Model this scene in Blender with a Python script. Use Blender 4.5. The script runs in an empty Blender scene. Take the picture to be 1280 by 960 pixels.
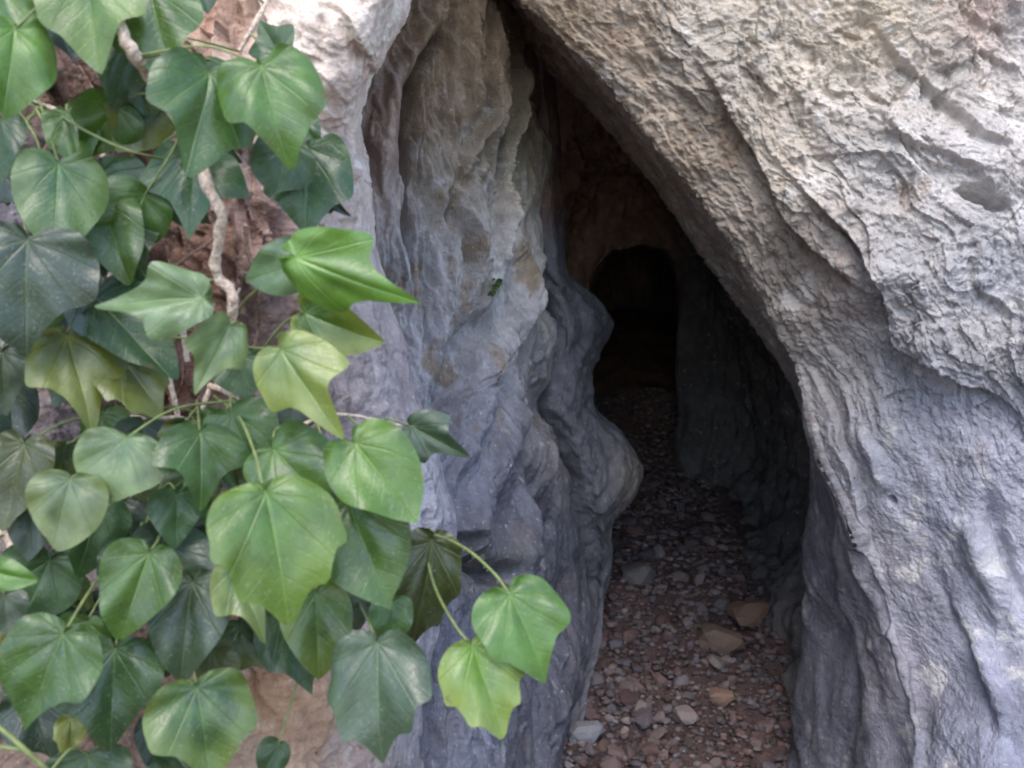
import bpy, math, random
import numpy as np
from mathutils import Vector, Matrix

R = math.radians
random.seed(7)
rng = np.random.default_rng(11)
scene = bpy.context.scene
col = scene.collection

# ------------------------------------------------------------------ camera, sky, sun, exposure
CAM_H, PITCH, FPX = 1.5, R(8.0), 1150.0
cam_data = bpy.data.cameras.new('camera')
cam = bpy.data.objects.new('camera', cam_data)
col.objects.link(cam)
cam.location = (0, 0, CAM_H)
cam.rotation_euler = (R(90) - PITCH, 0, 0)
cam_data.sensor_width = 36
cam_data.lens = 36 * FPX / 1280
cam_data.clip_start = 0.02
cam_data.clip_end = 500
cam_data.dof.use_dof = True
cam_data.dof.focus_distance = 1.7
cam_data.dof.aperture_fstop = 7.0
scene.camera = cam

SUN_EL, SUN_AZ = 58.0, -8.0         # the sun lamp stands high behind the camera
world = bpy.data.worlds.new('World')
scene.world = world
world.use_nodes = True
nt = world.node_tree
sky = nt.nodes.new('ShaderNodeTexSky')
sky.sky_type = 'NISHITA'
sky.sun_disc = False
sky.sun_elevation = R(SUN_EL)
sky.sun_rotation = R(180 + SUN_AZ * -1)
sky.air_density = 1.0
sky.dust_density = 1.2
sky.ozone_density = 1.0
nt.links.new(sky.outputs[0], nt.nodes['Background'].inputs[0])
nt.nodes['Background'].inputs[1].default_value = 0.15

sun_data = bpy.data.lights.new('sun', 'SUN')
sun_data.energy = 0.85
sun_data.angle = R(40)
sun_data.color = (1.0, 0.94, 0.86)
sun = bpy.data.objects.new('sun', sun_data)
col.objects.link(sun)
sd = Vector((math.sin(R(SUN_AZ)) * math.cos(R(SUN_EL)), -math.cos(R(SUN_AZ)) * math.cos(R(SUN_EL)), math.sin(R(SUN_EL))))
sun.rotation_euler = (-sd).to_track_quat('-Z', 'Y').to_euler()

scene.render.resolution_x, scene.render.resolution_y = 1024, 768
scene.render.engine = 'CYCLES'
scene.cycles.filter_width = 1.9
scene.cycles.max_bounces = 6
scene.cycles.diffuse_bounces = 4
scene.view_settings.view_transform = 'Standard'
scene.view_settings.look = 'None'
scene.view_settings.exposure = 1.6
scene.view_settings.gamma = 1.0
scene.view_settings.use_curve_mapping = False

# ------------------------------------------------------------------ helpers
CP, SP = math.cos(PITCH), math.sin(PITCH)

def world_pt(px, py, d):
    """a place in the scene from its bearing and its distance in metres"""
    px, py, d = np.asarray(px, float), np.asarray(py, float), np.asarray(d, float)
    xc = (px - 640) / FPX * d
    yc = -(py - 480) / FPX * d
    return np.stack([xc, d * CP + yc * SP, CAM_H - d * SP + yc * CP], -1)

def bearing(p):
    x = p[..., 0]; y = p[..., 1]; z = p[..., 2] - CAM_H
    d = y * CP - z * SP
    u = y * SP + z * CP
    d = np.maximum(d, .05)
    return 640 + x / d * FPX, 480 - u / d * FPX

PERM = np.tile(np.random.default_rng(3).permutation(256), 3).astype(np.int32)
_g = np.random.default_rng(5).normal(size=(256, 3)); GRAD = (_g / np.linalg.norm(_g, axis=1)[:, None]).astype(np.float32)
RND = np.random.default_rng(8).random((256, 6)).astype(np.float32)

def perlin(p, off=0.0):
    p = np.asarray(p, np.float32) + np.float32(off)
    i = np.floor(p).astype(np.int32); f = p - i
    i &= 255
    w = f * f * f * (f * (f * 6 - 15) + 10)
    out = np.zeros(len(p), np.float32)
    for dx in (0, 1):
        wx = w[:, 0] if dx else 1 - w[:, 0]
        hx = PERM[(i[:, 0] + dx) & 255]
        for dy in (0, 1):
            wy = wx * (w[:, 1] if dy else 1 - w[:, 1])
            hy = PERM[hx + ((i[:, 1] + dy) & 255)]
            for dz in (0, 1):
                g = GRAD[PERM[hy + ((i[:, 2] + dz) & 255)]]
                out += wy * (w[:, 2] if dz else 1 - w[:, 2]) * (
                    g[:, 0] * (f[:, 0] - dx) + g[:, 1] * (f[:, 1] - dy) + g[:, 2] * (f[:, 2] - dz))
    return out * 1.6

def fbm(p, octaves=4, gain=.5, off=0.0, ridged=False):
    out = 0; a = 1.0
    p = np.asarray(p, np.float32)
    for k in range(octaves):
        n = perlin(p, off + 17.3 * k)
        if ridged: n = 1 - 2 * np.abs(n)
        out = out + a * n
        p = p * 2.03; a *= gain
    return out

def cells(q, off=0):
    """2-D cell pattern: per cell a tilted plane; returns plane height, distance to the cell border"""
    q = np.asarray(q, np.float32)
    i = np.floor(q).astype(np.int32)
    f1 = np.full(len(q), 9, np.float32); f2 = f1.copy()
    h = np.zeros(len(q), np.float32)
    for dx in (-1, 0, 1):
        for dy in (-1, 0, 1):
            cx, cy = i[:, 0] + dx, i[:, 1] + dy
            k = PERM[PERM[(cx + off) & 255] + (cy & 255)]
            r = RND[k]
            ox = q[:, 0] - (cx + r[:, 0]); oy = q[:, 1] - (cy + r[:, 1])
            d = np.sqrt(ox * ox + oy * oy)
            hh = r[:, 2] + (r[:, 3] - .5) * 1.3 * ox + (r[:, 4] - .5) * 1.3 * oy
            near = d < f1
            f2 = np.where(near, f1, np.minimum(f2, d))
            h = np.where(near, hh, h)
            f1 = np.where(near, d, f1)
    return h, f2 - f1

def sstep(a, b, x):
    t = np.clip((x - a) / (b - a), 0, 1)
    return t * t * (3 - 2 * t)

def cr_axis(P, counts, axis):
    """Catmull-Rom through control points along an axis, counts[k] samples in span k"""
    P = np.moveaxis(P, axis, 0)
    n = len(P); out = []
    for k in range(n - 1):
        p1, p2 = P[k], P[k + 1]
        p0 = P[k - 1] if k else 2 * p1 - p2
        p3 = P[k + 2] if k + 2 < n else 2 * p2 - p1
        ts = np.arange(counts[k]) / counts[k]
        if k == n - 2: ts = np.append(ts, 1.0)
        t = ts.reshape((-1,) + (1,) * (P.ndim - 1))
        out.append(.5 * ((2 * p1) + (p2 - p0) * t + (2 * p0 - 5 * p1 + 4 * p2 - p3) * t ** 2 + (3 * p1 - p0 - 3 * p2 + p3) * t ** 3))
    return np.moveaxis(np.concatenate(out), 0, axis)

def grid_normals(G, closed=False):
    if closed:
        du = np.roll(G, -1, 1) - np.roll(G, 1, 1)
    else:
        du = np.gradient(G, axis=1)
    dv = np.gradient(G, axis=0)
    n = np.cross(du, dv)
    return n / np.maximum(np.linalg.norm(n, axis=-1, keepdims=True), 1e-9)

def grid_mesh(name, G, colours, mat, closed=False):
    nv, nu = G.shape[:2]
    idx = np.arange(nv * nu).reshape(nv, nu)
    if closed: idx = np.concatenate([idx, idx[:, :1]], 1)
    q = np.stack([idx[:-1, :-1], idx[1:, :-1], idx[1:, 1:], idx[:-1, 1:]], -1).reshape(-1, 4)
    return quad_mesh(name, G.reshape(-1, 3), q, colours, mat)

def quad_mesh(name, V, F, colours, mat, kind='structure', smooth=True):
    me = bpy.data.meshes.new(name)
    k = F.shape[1]
    me.vertices.add(len(V)); me.vertices.foreach_set('co', V.astype(np.float32).ravel())
    me.loops.add(F.size); me.loops.foreach_set('vertex_index', F.astype(np.int32).ravel())
    me.polygons.add(len(F)); me.polygons.foreach_set('loop_start', (np.arange(len(F)) * k).astype(np.int32))
    if smooth: me.polygons.foreach_set('use_smooth', np.ones(len(F), bool))
    me.update(calc_edges=True)
    if colours is not None:
        a = me.attributes.new('Col', 'FLOAT_COLOR', 'POINT')
        c = np.ones((len(V), 4), np.float32); c[:, :3] = colours
        a.data.foreach_set('color', c.ravel())
    me.materials.append(mat)
    ob = bpy.data.objects.new(name, me)
    col.objects.link(ob)
    if kind: ob['kind'] = kind
    return ob

def poly_dist(px, py, pts):
    """distance to a polyline, side (+ right of travel on the picture), and position 0..1 along it"""
    best = np.full(px.shape, 1e9); side = np.zeros(px.shape); along = np.zeros(px.shape)
    pts = np.asarray(pts, float)
    L = np.linalg.norm(np.diff(pts, axis=0), axis=1); tot = L.sum(); acc = 0
    for k in range(len(pts) - 1):
        ax, ay = pts[k]; bx, by = pts[k + 1]
        dx, dy = bx - ax, by - ay
        t = np.clip(((px - ax) * dx + (py - ay) * dy) / (dx * dx + dy * dy), 0, 1)
        ex, ey = px - ax - t * dx, py - ay - t * dy
        d = np.hypot(ex, ey)
        m = d < best
        best = np.where(m, d, best)
        side = np.where(m, np.sign(dx * ey - dy * ex), side)
        along = np.where(m, (acc + t * L[k]) / tot, along)
        acc += L[k]
    return best, side, along

def anchors_colour(px, py, anchors, power=3.0):
    num = np.zeros(px.shape + (3,)); den = np.zeros(px.shape)
    for ax, ay, c, w in anchors:
        g = w / (((px - ax) ** 2 + (py - ay) ** 2) / 3600 + .6) ** (power / 2)
        num += g[..., None] * np.asarray(c); den += g
    return num / den[..., None]

# ------------------------------------------------------------------ materials
def new_mat(name):
    m = bpy.data.materials.new(name); m.use_nodes = True
    t = m.node_tree
    return m, t, t.nodes['Principled BSDF']

def rock_material(name, bump=.35, fine=1.0, stretch=(1, 1, 1)):
    m, t, b = new_mat(name)
    N, Lk = t.nodes.new, t.links.new
    at = N('ShaderNodeAttribute'); at.attribute_name = 'Col'
    tc = N('ShaderNodeTexCoord')
    mp = N('ShaderNodeMapping'); mp.inputs['Scale'].default_value = stretch
    Lk(tc.outputs['Object'], mp.inputs['Vector'])
    n1 = N('ShaderNodeTexNoise'); n1.inputs['Scale'].default_value = 55 * fine; n1.inputs['Detail'].default_value = 5; n1.inputs['Roughness'].default_value = .68
    Lk(mp.outputs[0], n1.inputs['Vector'])
    r1 = N('ShaderNodeMapRange'); r1.inputs['From Min'].default_value = .25; r1.inputs['From Max'].default_value = .75
    r1.inputs['To Min'].default_value = .72; r1.inputs['To Max'].default_value = 1.25
    Lk(n1.outputs['Fac'], r1.inputs['Value'])
    mul = N('ShaderNodeVectorMath'); mul.operation = 'SCALE'
    Lk(at.outputs['Color'], mul.inputs[0]); Lk(r1.outputs[0], mul.inputs['Scale'])
    # pale lime specks and dark lichen specks
    n2 = N('ShaderNodeTexNoise'); n2.inputs['Scale'].default_value = 130 * fine; n2.inputs['Detail'].default_value = 3
    Lk(tc.outputs['Object'], n2.inputs['Vector'])
    s2 = N('ShaderNodeMapRange'); s2.inputs['From Min'].default_value = .64; s2.inputs['From Max'].default_value = .74; s2.inputs['To Max'].default_value = .5
    Lk(n2.outputs['Fac'], s2.inputs['Value'])
    mx = N('ShaderNodeMix'); mx.data_type = 'RGBA'; mx.inputs['B'].default_value = (.55, .53, .5, 1)
    Lk(s2.outputs[0], mx.inputs['Factor']); Lk(mul.outputs[0], mx.inputs['A'])
    n3 = N('ShaderNodeTexNoise'); n3.inputs['Scale'].default_value = 75 * fine; n3.inputs['Detail'].default_value = 4; n3.noise_dimensions = '4D'; n3.inputs['W'].default_value = 4
    Lk(tc.outputs['Object'], n3.inputs['Vector'])
    s3 = N('ShaderNodeMapRange'); s3.inputs['From Min'].default_value = .66; s3.inputs['From Max'].default_value = .76; s3.inputs['To Max'].default_value = .55
    Lk(n3.outputs['Fac'], s3.inputs['Value'])
    mx2 = N('ShaderNodeMix'); mx2.data_type = 'RGBA'; mx2.inputs['B'].default_value = (.06, .055, .045, 1)
    Lk(s3.outputs[0], mx2.inputs['Factor']); Lk(mx.outputs['Result'], mx2.inputs['A'])
    Lk(mx2.outputs['Result'], b.inputs['Base Color'])
    b.inputs['Roughness'].default_value = .88
    b.inputs['Specular IOR Level'].default_value = .25
    n4 = N('ShaderNodeTexNoise'); n4.inputs['Scale'].default_value = 160 * fine; n4.inputs['Detail'].default_value = 3; n4.inputs['Roughness'].default_value = .7
    Lk(mp.outputs[0], n4.inputs['Vector'])
    ad = N('ShaderNodeMath'); ad.operation = 'ADD'
    Lk(n1.outputs['Fac'], ad.inputs[0]); Lk(n4.outputs['Fac'], ad.inputs[1])
    bp = N('ShaderNodeBump'); bp.inputs['Strength'].default_value = bump; bp.inputs['Distance'].default_value = .008
    Lk(ad.outputs[0], bp.inputs['Height']); Lk(bp.outputs[0], b.inputs['Normal'])
    return m

M_right = rock_material('weathered_limestone', .85, .8)
M_flow = rock_material('flowstone', .6, .9, (1, 1, .6))
M_left = rock_material('red_limestone', .55, 1.3)
M_cave = rock_material('cave_rock', .6, .5)
M_floor = rock_material('cave_earth', .9, .9)

def simple_mat(name, base, rough=.8, var=.35, scale=60, bump=.3, obj_colour=False):
    m, t, b = new_mat(name)
    N, Lk = t.nodes.new, t.links.new
    tc = N('ShaderNodeTexCoord'); n = N('ShaderNodeTexNoise'); n.inputs['Scale'].default_value = scale; n.inputs['Detail'].default_value = 6
    Lk(tc.outputs['Object'], n.inputs['Vector'])
    r = N('ShaderNodeMapRange'); r.inputs['From Min'].default_value = .3; r.inputs['From Max'].default_value = .7
    r.inputs['To Min'].default_value = 1 - var; r.inputs['To Max'].default_value = 1 + var
    Lk(n.outputs['Fac'], r.inputs['Value'])
    mul = N('ShaderNodeVectorMath'); mul.operation = 'SCALE'; Lk(r.outputs[0], mul.inputs['Scale'])
    if obj_colour:
        oi = N('ShaderNodeObjectInfo'); Lk(oi.outputs['Color'], mul.inputs[0])
    else:
        mul.inputs[0].default_value = base
    Lk(mul.outputs[0], b.inputs['Base Color'])
    b.inputs['Roughness'].default_value = rough
    b.inputs['Specular IOR Level'].default_value = .3
    bp = N('ShaderNodeBump'); bp.inputs['Strength'].default_value = bump; bp.inputs['Distance'].default_value = .004
    Lk(n.outputs['Fac'], bp.inputs['Height']); Lk(bp.outputs[0], b.inputs['Normal'])
    return m

M_stone = simple_mat('rubble_stone', None, .8, .4, 45, .5, True)
M_bark = simple_mat('ivy_bark', (.72, .55, .43), .8, .4, 260, .8)
M_old = simple_mat('old_ivy_bark', (.20, .125, .085), .85, .5, 200, .8)
M_stalk = simple_mat('ivy_stalk', (.20, .24, .09), .5, .3, 90, .2)
M_moss = simple_mat('moss', (.045, .085, .02), .8, .5, 300, .3)
M_web = simple_mat('web_silk', (.4, .38, .35), .7, .2, 50, 0)

def leaf_material():
    m, t, b = new_mat('ivy_leaf')
    N, Lk = t.nodes.new, t.links.new
    def math_(op, a, bb=None, c=None):
        n = N('ShaderNodeMath'); n.operation = op
        for k, v in enumerate((a, bb, c)):
            if v is None: continue
            if isinstance(v, (int, float)): n.inputs[k].default_value = v
            else: Lk(v, n.inputs[k])
        return n.outputs[0]
    at = N('ShaderNodeAttribute'); at.attribute_name = 'leaf_place'      # x along midrib, y across, in leaf lengths
    sp = N('ShaderNodeSeparateXYZ'); Lk(at.outputs['Vector'], sp.inputs[0])
    x, y, edge = sp.outputs
    oi = N('ShaderNodeObjectInfo')
    ya = N('ShaderNodeAttribute'); ya.attribute_type = 'OBJECT'; ya.attribute_name = 'yellowing'
    th = math_('ABSOLUTE', math_('ARCTAN2', y, x))
    r = math_('SQRT', math_('ADD', math_('MULTIPLY', x, x), math_('MULTIPLY', y, y)))
    veins = None
    for ang, w in ((0, .013), (R(34), .006), (R(68), .005), (R(108), .004)):
        dist = math_('MULTIPLY', math_('ABSOLUTE', math_('SUBTRACT', th, ang)), r)
        taper = math_('SUBTRACT', w * 1.25, math_('MULTIPLY', r, w * .85))
        v = N('ShaderNodeMapRange'); v.interpolation_type = 'SMOOTHSTEP'
        Lk(dist, v.inputs['Value']); v.inputs['From Min'].default_value = 0; Lk(math_('MULTIPLY', taper, 1.7), v.inputs['From Max'])
        v.inputs['To Min'].default_value = 1; v.inputs['To Max'].default_value = 0
        veins = v.outputs[0] if veins is None else math_('MAXIMUM', veins, v.outputs[0])
    # side veins: slanting lines either side of the midrib
    nz = N('ShaderNodeTexNoise'); nz.inputs['Scale'].default_value = 5; Lk(at.outputs['Vector'], nz.inputs['Vector'])
    k = math_('ADD', math_('SUBTRACT', x, math_('MULTIPLY', math_('ABSOLUTE', y), .9)), math_('MULTIPLY', nz.outputs['Fac'], .07))
    saw = math_('ABSOLUTE', math_('SUBTRACT', math_('FRACT', math_('MULTIPLY', k, 7.0)), .5))
    sv = N('ShaderNodeMapRange'); sv.inputs['From Min'].default_value = 0; sv.inputs['From Max'].default_value = .1; sv.inputs['To Min'].default_value = .2; sv.inputs['To Max'].default_value = 0
    Lk(saw, sv.inputs['Value'])
    veins = math_('MAXIMUM', veins, sv.outputs[0])
    vo = N('ShaderNodeTexVoronoi'); vo.feature = 'DISTANCE_TO_EDGE'; vo.inputs['Scale'].default_value = 17; Lk(at.outputs['Vector'], vo.inputs['Vector'])
    net = N('ShaderNodeMapRange'); net.inputs['From Max'].default_value = .07; net.inputs['To Min'].default_value = .3; net.inputs['To Max'].default_value = 0
    Lk(vo.outputs['Distance'], net.inputs['Value'])
    veins_all = math_('MAXIMUM', veins, net.outputs[0])
    # body colour with blotches
    tc = N('ShaderNodeTexCoord')
    n1 = N('ShaderNodeTexNoise'); n1.noise_dimensions = '4D'; n1.inputs['Scale'].default_value = 2.4; n1.inputs['Detail'].default_value = 4
    Lk(at.outputs['Vector'], n1.inputs['Vector']); Lk(math_('MULTIPLY', oi.outputs['Random'], 40), n1.inputs['W'])
    rr = N('ShaderNodeMapRange'); rr.inputs['From Min'].default_value = .3; rr.inputs['From Max'].default_value = .7; rr.inputs['To Min'].default_value = .7; rr.inputs['To Max'].default_value = 1.3
    Lk(n1.outputs['Fac'], rr.inputs['Value'])
    body = N('ShaderNodeVectorMath'); body.operation = 'SCALE'; Lk(oi.outputs['Color'], body.inputs[0]); Lk(rr.outputs[0], body.inputs['Scale'])
    # yellowing from the margin inwards
    yf = N('ShaderNodeMapRange'); yf.inputs['From Min'].default_value = .25; yf.inputs['From Max'].default_value = 1.15
    Lk(math_('ADD', edge, math_('MULTIPLY', math_('SUBTRACT', n1.outputs['Fac'], .5), 1.3)), yf.inputs['Value'])
    m1 = N('ShaderNodeMix'); m1.data_type = 'RGBA'; m1.inputs['B'].default_value = (.27, .30, .05, 1)
    Lk(math_('MULTIPLY', yf.outputs[0], ya.outputs['Fac']), m1.inputs['Factor']); Lk(body.outputs[0], m1.inputs['A'])
    m2 = N('ShaderNodeMix'); m2.data_type = 'RGBA'
    vc = N('ShaderNodeVectorMath'); vc.operation = 'MULTIPLY_ADD'; vc.inputs[1].default_value = (1.3, 1.25, 1.2); vc.inputs[2].default_value = (.08, .10, .035)
    Lk(m1.outputs['Result'], vc.inputs[0]); Lk(vc.outputs[0], m2.inputs['B'])
    Lk(m1.outputs['Result'], m2.inputs['A']); Lk(math_('MULTIPLY', veins_all, .5), m2.inputs['Factor'])
    # dust specks
    n5 = N('ShaderNodeTexNoise'); n5.inputs['Scale'].default_value = 26; n5.inputs['Detail'].default_value = 3; Lk(at.outputs['Vector'], n5.inputs['Vector'])
    ds = N('ShaderNodeMapRange'); ds.inputs['From Min'].default_value = .62; ds.inputs['From Max'].default_value = .74; ds.inputs['To Max'].default_value = .4
    Lk(n5.outputs['Fac'], ds.inputs['Value'])
    m3 = N('ShaderNodeMix'); m3.data_type = 'RGBA'; m3.inputs['B'].default_value = (.4, .42, .33, 1)
    Lk(ds.outputs[0], m3.inputs['Factor']); Lk(m2.outputs['Result'], m3.inputs['A'])
    n6 = N('ShaderNodeTexNoise'); n6.noise_dimensions = '4D'; n6.inputs['Scale'].default_value = 7; n6.inputs['Detail'].default_value = 5
    Lk(at.outputs['Vector'], n6.inputs['Vector']); Lk(math_('MULTIPLY', oi.outputs['Random'], 70), n6.inputs['W'])
    sp6 = N('ShaderNodeMapRange'); sp6.inputs['From Min'].default_value = .70; sp6.inputs['From Max'].default_value = .77; sp6.inputs['To Max'].default_value = .75
    Lk(math_('ADD', n6.outputs['Fac'], math_('MULTIPLY', math_('POWER', edge, 8.0), .10)), sp6.inputs['Value'])
    m4 = N('ShaderNodeMix'); m4.data_type = 'RGBA'; m4.inputs['B'].default_value = (.13, .085, .03, 1)
    Lk(sp6.outputs[0], m4.inputs['Factor']); Lk(m3.outputs['Result'], m4.inputs['A'])
    Lk(m4.outputs['Result'], b.inputs['Base Color'])
    rg = N('ShaderNodeMapRange'); rg.inputs['To Min'].default_value = .2; rg.inputs['To Max'].default_value = .46
    Lk(n1.outputs['Fac'], rg.inputs['Value']); Lk(rg.outputs[0], b.inputs['Roughness'])
    b.inputs['Specular IOR Level'].default_value = .8
    bp = N('ShaderNodeBump'); bp.inputs['Strength'].default_value = .5; bp.inputs['Distance'].default_value = .0015; bp.invert = True
    Lk(math_('ADD', veins, math_('MULTIPLY', net.outputs[0], .5)), bp.inputs['Height']); Lk(bp.outputs[0], b.inputs['Normal'])
    tr = N('ShaderNodeBsdfTranslucent')
    tcv = N('ShaderNodeVectorMath'); tcv.operation = 'MULTIPLY'; tcv.inputs[1].default_value = (1.5, 1.6, .6)
    Lk(m2.outputs['Result'], tcv.inputs[0]); Lk(tcv.outputs[0], tr.inputs['Color'])
    ms = N('ShaderNodeMixShader'); ms.inputs[0].default_value = .22
    out = t.nodes['Material Output']
    Lk(b.outputs[0], ms.inputs[1]); Lk(tr.outputs[0], ms.inputs[2]); Lk(ms.outputs[0], out.inputs['Surface'])
    return m
M_leaf = leaf_material()

# ------------------------------------------------------------------ the rock walls
def lin(pts):
    ys, xs = zip(*pts)
    return lambda y: np.interp(y, ys, xs)

def build_patch(xs_ds, ys, cu, cv):
    """rows at heights ys; every column gives x(y), distance(y)"""
    C = np.zeros((len(ys), len(xs_ds), 3))
    for j, y in enumerate(ys):
        for i, (fx, fd) in enumerate(xs_ds):
            C[j, i] = world_pt(fx(y), y, fd(y))
    return cr_axis(cr_axis(C, cv, 0), cu, 1)

def strokes(px, py, items, P=None, amp=7.0):
    h = np.zeros(px.shape)
    if P is not None:                  # uneven, hand-broken lines
        Q = P * np.array([9, 9, 5.0]); px = px + amp * fbm(Q, 3, .5, 140); py = py + amp * fbm(Q, 3, .5, 150)
    for kind, w, a, pts in items:
        d, s, t = poly_dist(px, py, pts)
        ends = sstep(0, .28, t) * sstep(0, .28, 1 - t)
        if kind == 'groove': h -= a * np.exp(-(d / w) ** 2) * ends
        elif kind == 'ridge': h += a * np.exp(-(d / w) ** 2) * ends
        elif kind == 'lip':        # proud on the left side of travel, dropping sharply at the line
            h += a * ends * np.where(s < 0, np.exp(-(d / w) ** 1.5), -.12 * np.exp(-(d / (w * .25)) ** 2) + 1 * np.exp(-(d / 2.5) ** 2))
        elif kind == 'lip_r':
            h += a * ends * np.where(s > 0, np.exp(-(d / w) ** 1.5), -.12 * np.exp(-(d / (w * .25)) ** 2) + 1 * np.exp(-(d / 2.5) ** 2))
        elif kind == 'pit': h -= a * np.exp(-(d / w) ** 4)
    return h

# ---- right hand rock: a great leaning face whose inner lip roofs the cave
A = lin([(-500, 300), (-200, 500), (0, 655), (45, 697), (90, 745), (150, 800), (215, 850), (280, 898), (360, 948), (415, 980), (470, 1002), (543, 1016), (600, 1046), (683, 1089), (770, 1112), (862, 1136), (960, 1152), (1300, 1190), (2000, 1250)])
dA = lin([(-500, 2.2), (0, 2.12), (280, 2.16), (470, 2.26), (600, 2.24), (800, 2.15), (960, 2.05), (1300, 1.8), (2000, 1.45)])
B = lin([(-500, 250), (-200, 450), (0, 615), (45, 650), (100, 700), (135, 737), (190, 788), (265, 838), (360, 908), (440, 968), (500, 1004), (560, 1016), (618, 1012), (710, 1005), (800, 1000), (873, 992), (960, 988), (1300, 975), (2000, 980)])
dB = lin([(-500, 2.7), (0, 2.65), (280, 2.7), (470, 2.72), (600, 2.76), (800, 2.78), (960, 2.7), (1300, 2.2), (2000, 1.6)])
RX = lambda y: 1290 + 0 * y
dRX = lin([(-500, 2.1), (0, 2.0), (250, 1.95), (430, 1.9), (530, 1.97), (700, 1.98), (960, 1.88), (1300, 1.6), (2000, 1.2)])
mixf = lambda f, g, k: (lambda y: f(y) * (1 - k) + g(y) * k)
off = lambda f, c: (lambda y: f(y) + c)
cols_R = [
    (off(B, 260), off(dB, 2.4)),
    (off(B, 150), off(dB, 1.1)),
    (off(B, 55), off(dB, .35)),
    (B, dB),
    (mixf(B, A, .5), mixf(dB, dA, .5)),
    (off(A, -5), off(dA, .035)),
    (A, dA),
    (off(A, 12), off(dA, -.012)),
    (mixf(A, RX, .2), off(mixf(dA, dRX, .2), -.015)),
    (mixf(A, RX, .45), off(mixf(dA, dRX, .45), -.03)),
    (mixf(A, RX, .72), off(mixf(dA, dRX, .72), -.03)),
    (RX, dRX),
    (off(RX, 260), off(dRX, -.2)),
    (off(RX, 1000), off(dRX, -.5)),
]
ys_R = [-700, -350, -120, 0, 70, 140, 210, 280, 360, 430, 500, 570, 640, 720, 800, 880, 960, 1080, 1300, 1600, 2000]
cv_R = [10, 18, 36, 52, 52, 52, 52, 58, 52, 52, 52, 52, 58, 58, 58, 58, 40, 24, 16, 12]
G = build_patch(cols_R, ys_R, [6, 10, 14, 22, 22, 6, 12, 50, 90, 110, 120, 40, 20], cv_R)
N_ = grid_normals(G); N_ *= np.where((N_[..., 1].mean() > 0), -1, 1)
shape = G.shape[:2]
P = G.reshape(-1, 3); px, py = bearing(P)
# face coordinates: q1 runs down the bedding (down to the right), q2 across it
sx = .75 * P[:, 0] - .65 * P[:, 1]; sz = P[:, 2]
ca, sa = math.cos(R(52)), math.sin(R(52))
wob = fbm(P * 3.2, 3, off=4)
q1 = sx * ca - sz * sa
q2 = sx * sa + sz * ca + .05 * wob
upper = sstep(620, 380, py + (1150 - px) * .25)           # flaky crust above, water-worn below
flaky = np.clip(sstep(.0, .9, upper + .25 * wob), 0, 1)
h = .05 * fbm(P * 2.1, 3, off=1) * sstep(960, 1120, px) + .018 * fbm(P * 5, 3, off=1) * (.4 + .6 * sstep(0, 120, px - A(py)))
hc0, bd0 = cells(np.stack([q1 / .19, q2 / .085], -1) + .3 * np.stack([perlin(P * np.float32(8), 5), perlin(P * np.float32(8), 8)], -1), 53)
h += .026 * (hc0 - .5) * flaky * sstep(30, 170, px - A(py))
# bedding: saw-tooth shelves of uneven thickness
bed = q2 / .085 + .9 * perlin(P * np.float32(3.0), 9) + .5 * perlin(P * np.float32(7.0), 3)
fr = bed - np.floor(bed)
saw = np.where(fr < .82, fr / .82, (1 - fr) / .18)
bed2 = q2 / .03 + 1.2 * perlin(P * np.float32(6.0), 2) + .7 * perlin(P * np.float32(17.0), 6)
fr2 = bed2 - np.floor(bed2); saw2 = np.where(fr2 < .8, fr2 / .8, (1 - fr2) / .2)
mod = np.clip(.5 + perlin(P * np.float32(4.0), 21), 0, 1); mod2 = np.clip(.45 + perlin(P * np.float32(6.0), 31), 0, 1)
strip = sstep(-12, 14, px - A(py)) * (.3 + .7 * sstep(20, 170, px - A(py)))     # the soffit and the lip are smoother
lay = (px - A(py)) / 27 + 1.1 * perlin(P * np.float32(3.5), 63) + .4 * perlin(P * np.float32(12), 64)
lay = lay - np.floor(lay)
h += .007 * np.where(lay < .85, lay / .85, (1 - lay) / .15) * sstep(5, 15, px - A(py)) * sstep(190, 90, px - A(py)) * sstep(640, 480, py)
h += (.013 * saw * mod + .006 * saw2 * mod2) * (.05 + .95 * flaky) * (.15 + .85 * strip)
# flakes
warp = np.stack([perlin(P * np.float32(14), 5), perlin(P * np.float32(14), 8)], -1) * .35
hc, bd = cells(np.stack([q1 / .085, q2 / .042], -1) + warp)
h += .019 * (hc - .5) * flaky * (.4 + .8 * mod) * (.2 + .8 * strip)
hc2, bd2 = cells(np.stack([q1 / .032, q2 / .019], -1) + warp * 1.4, 37)
h += .010 * (hc2 - .5) * (.08 + .92 * flaky) * (.4 + .8 * mod2) * (.35 + .65 * strip)
hc3, bd3 = cells(np.stack([q1 / .013, q2 / .009], -1) + warp * 2, 71)
h += .006 * (hc3 - .5) * (.35 + .65 * flaky)
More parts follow.
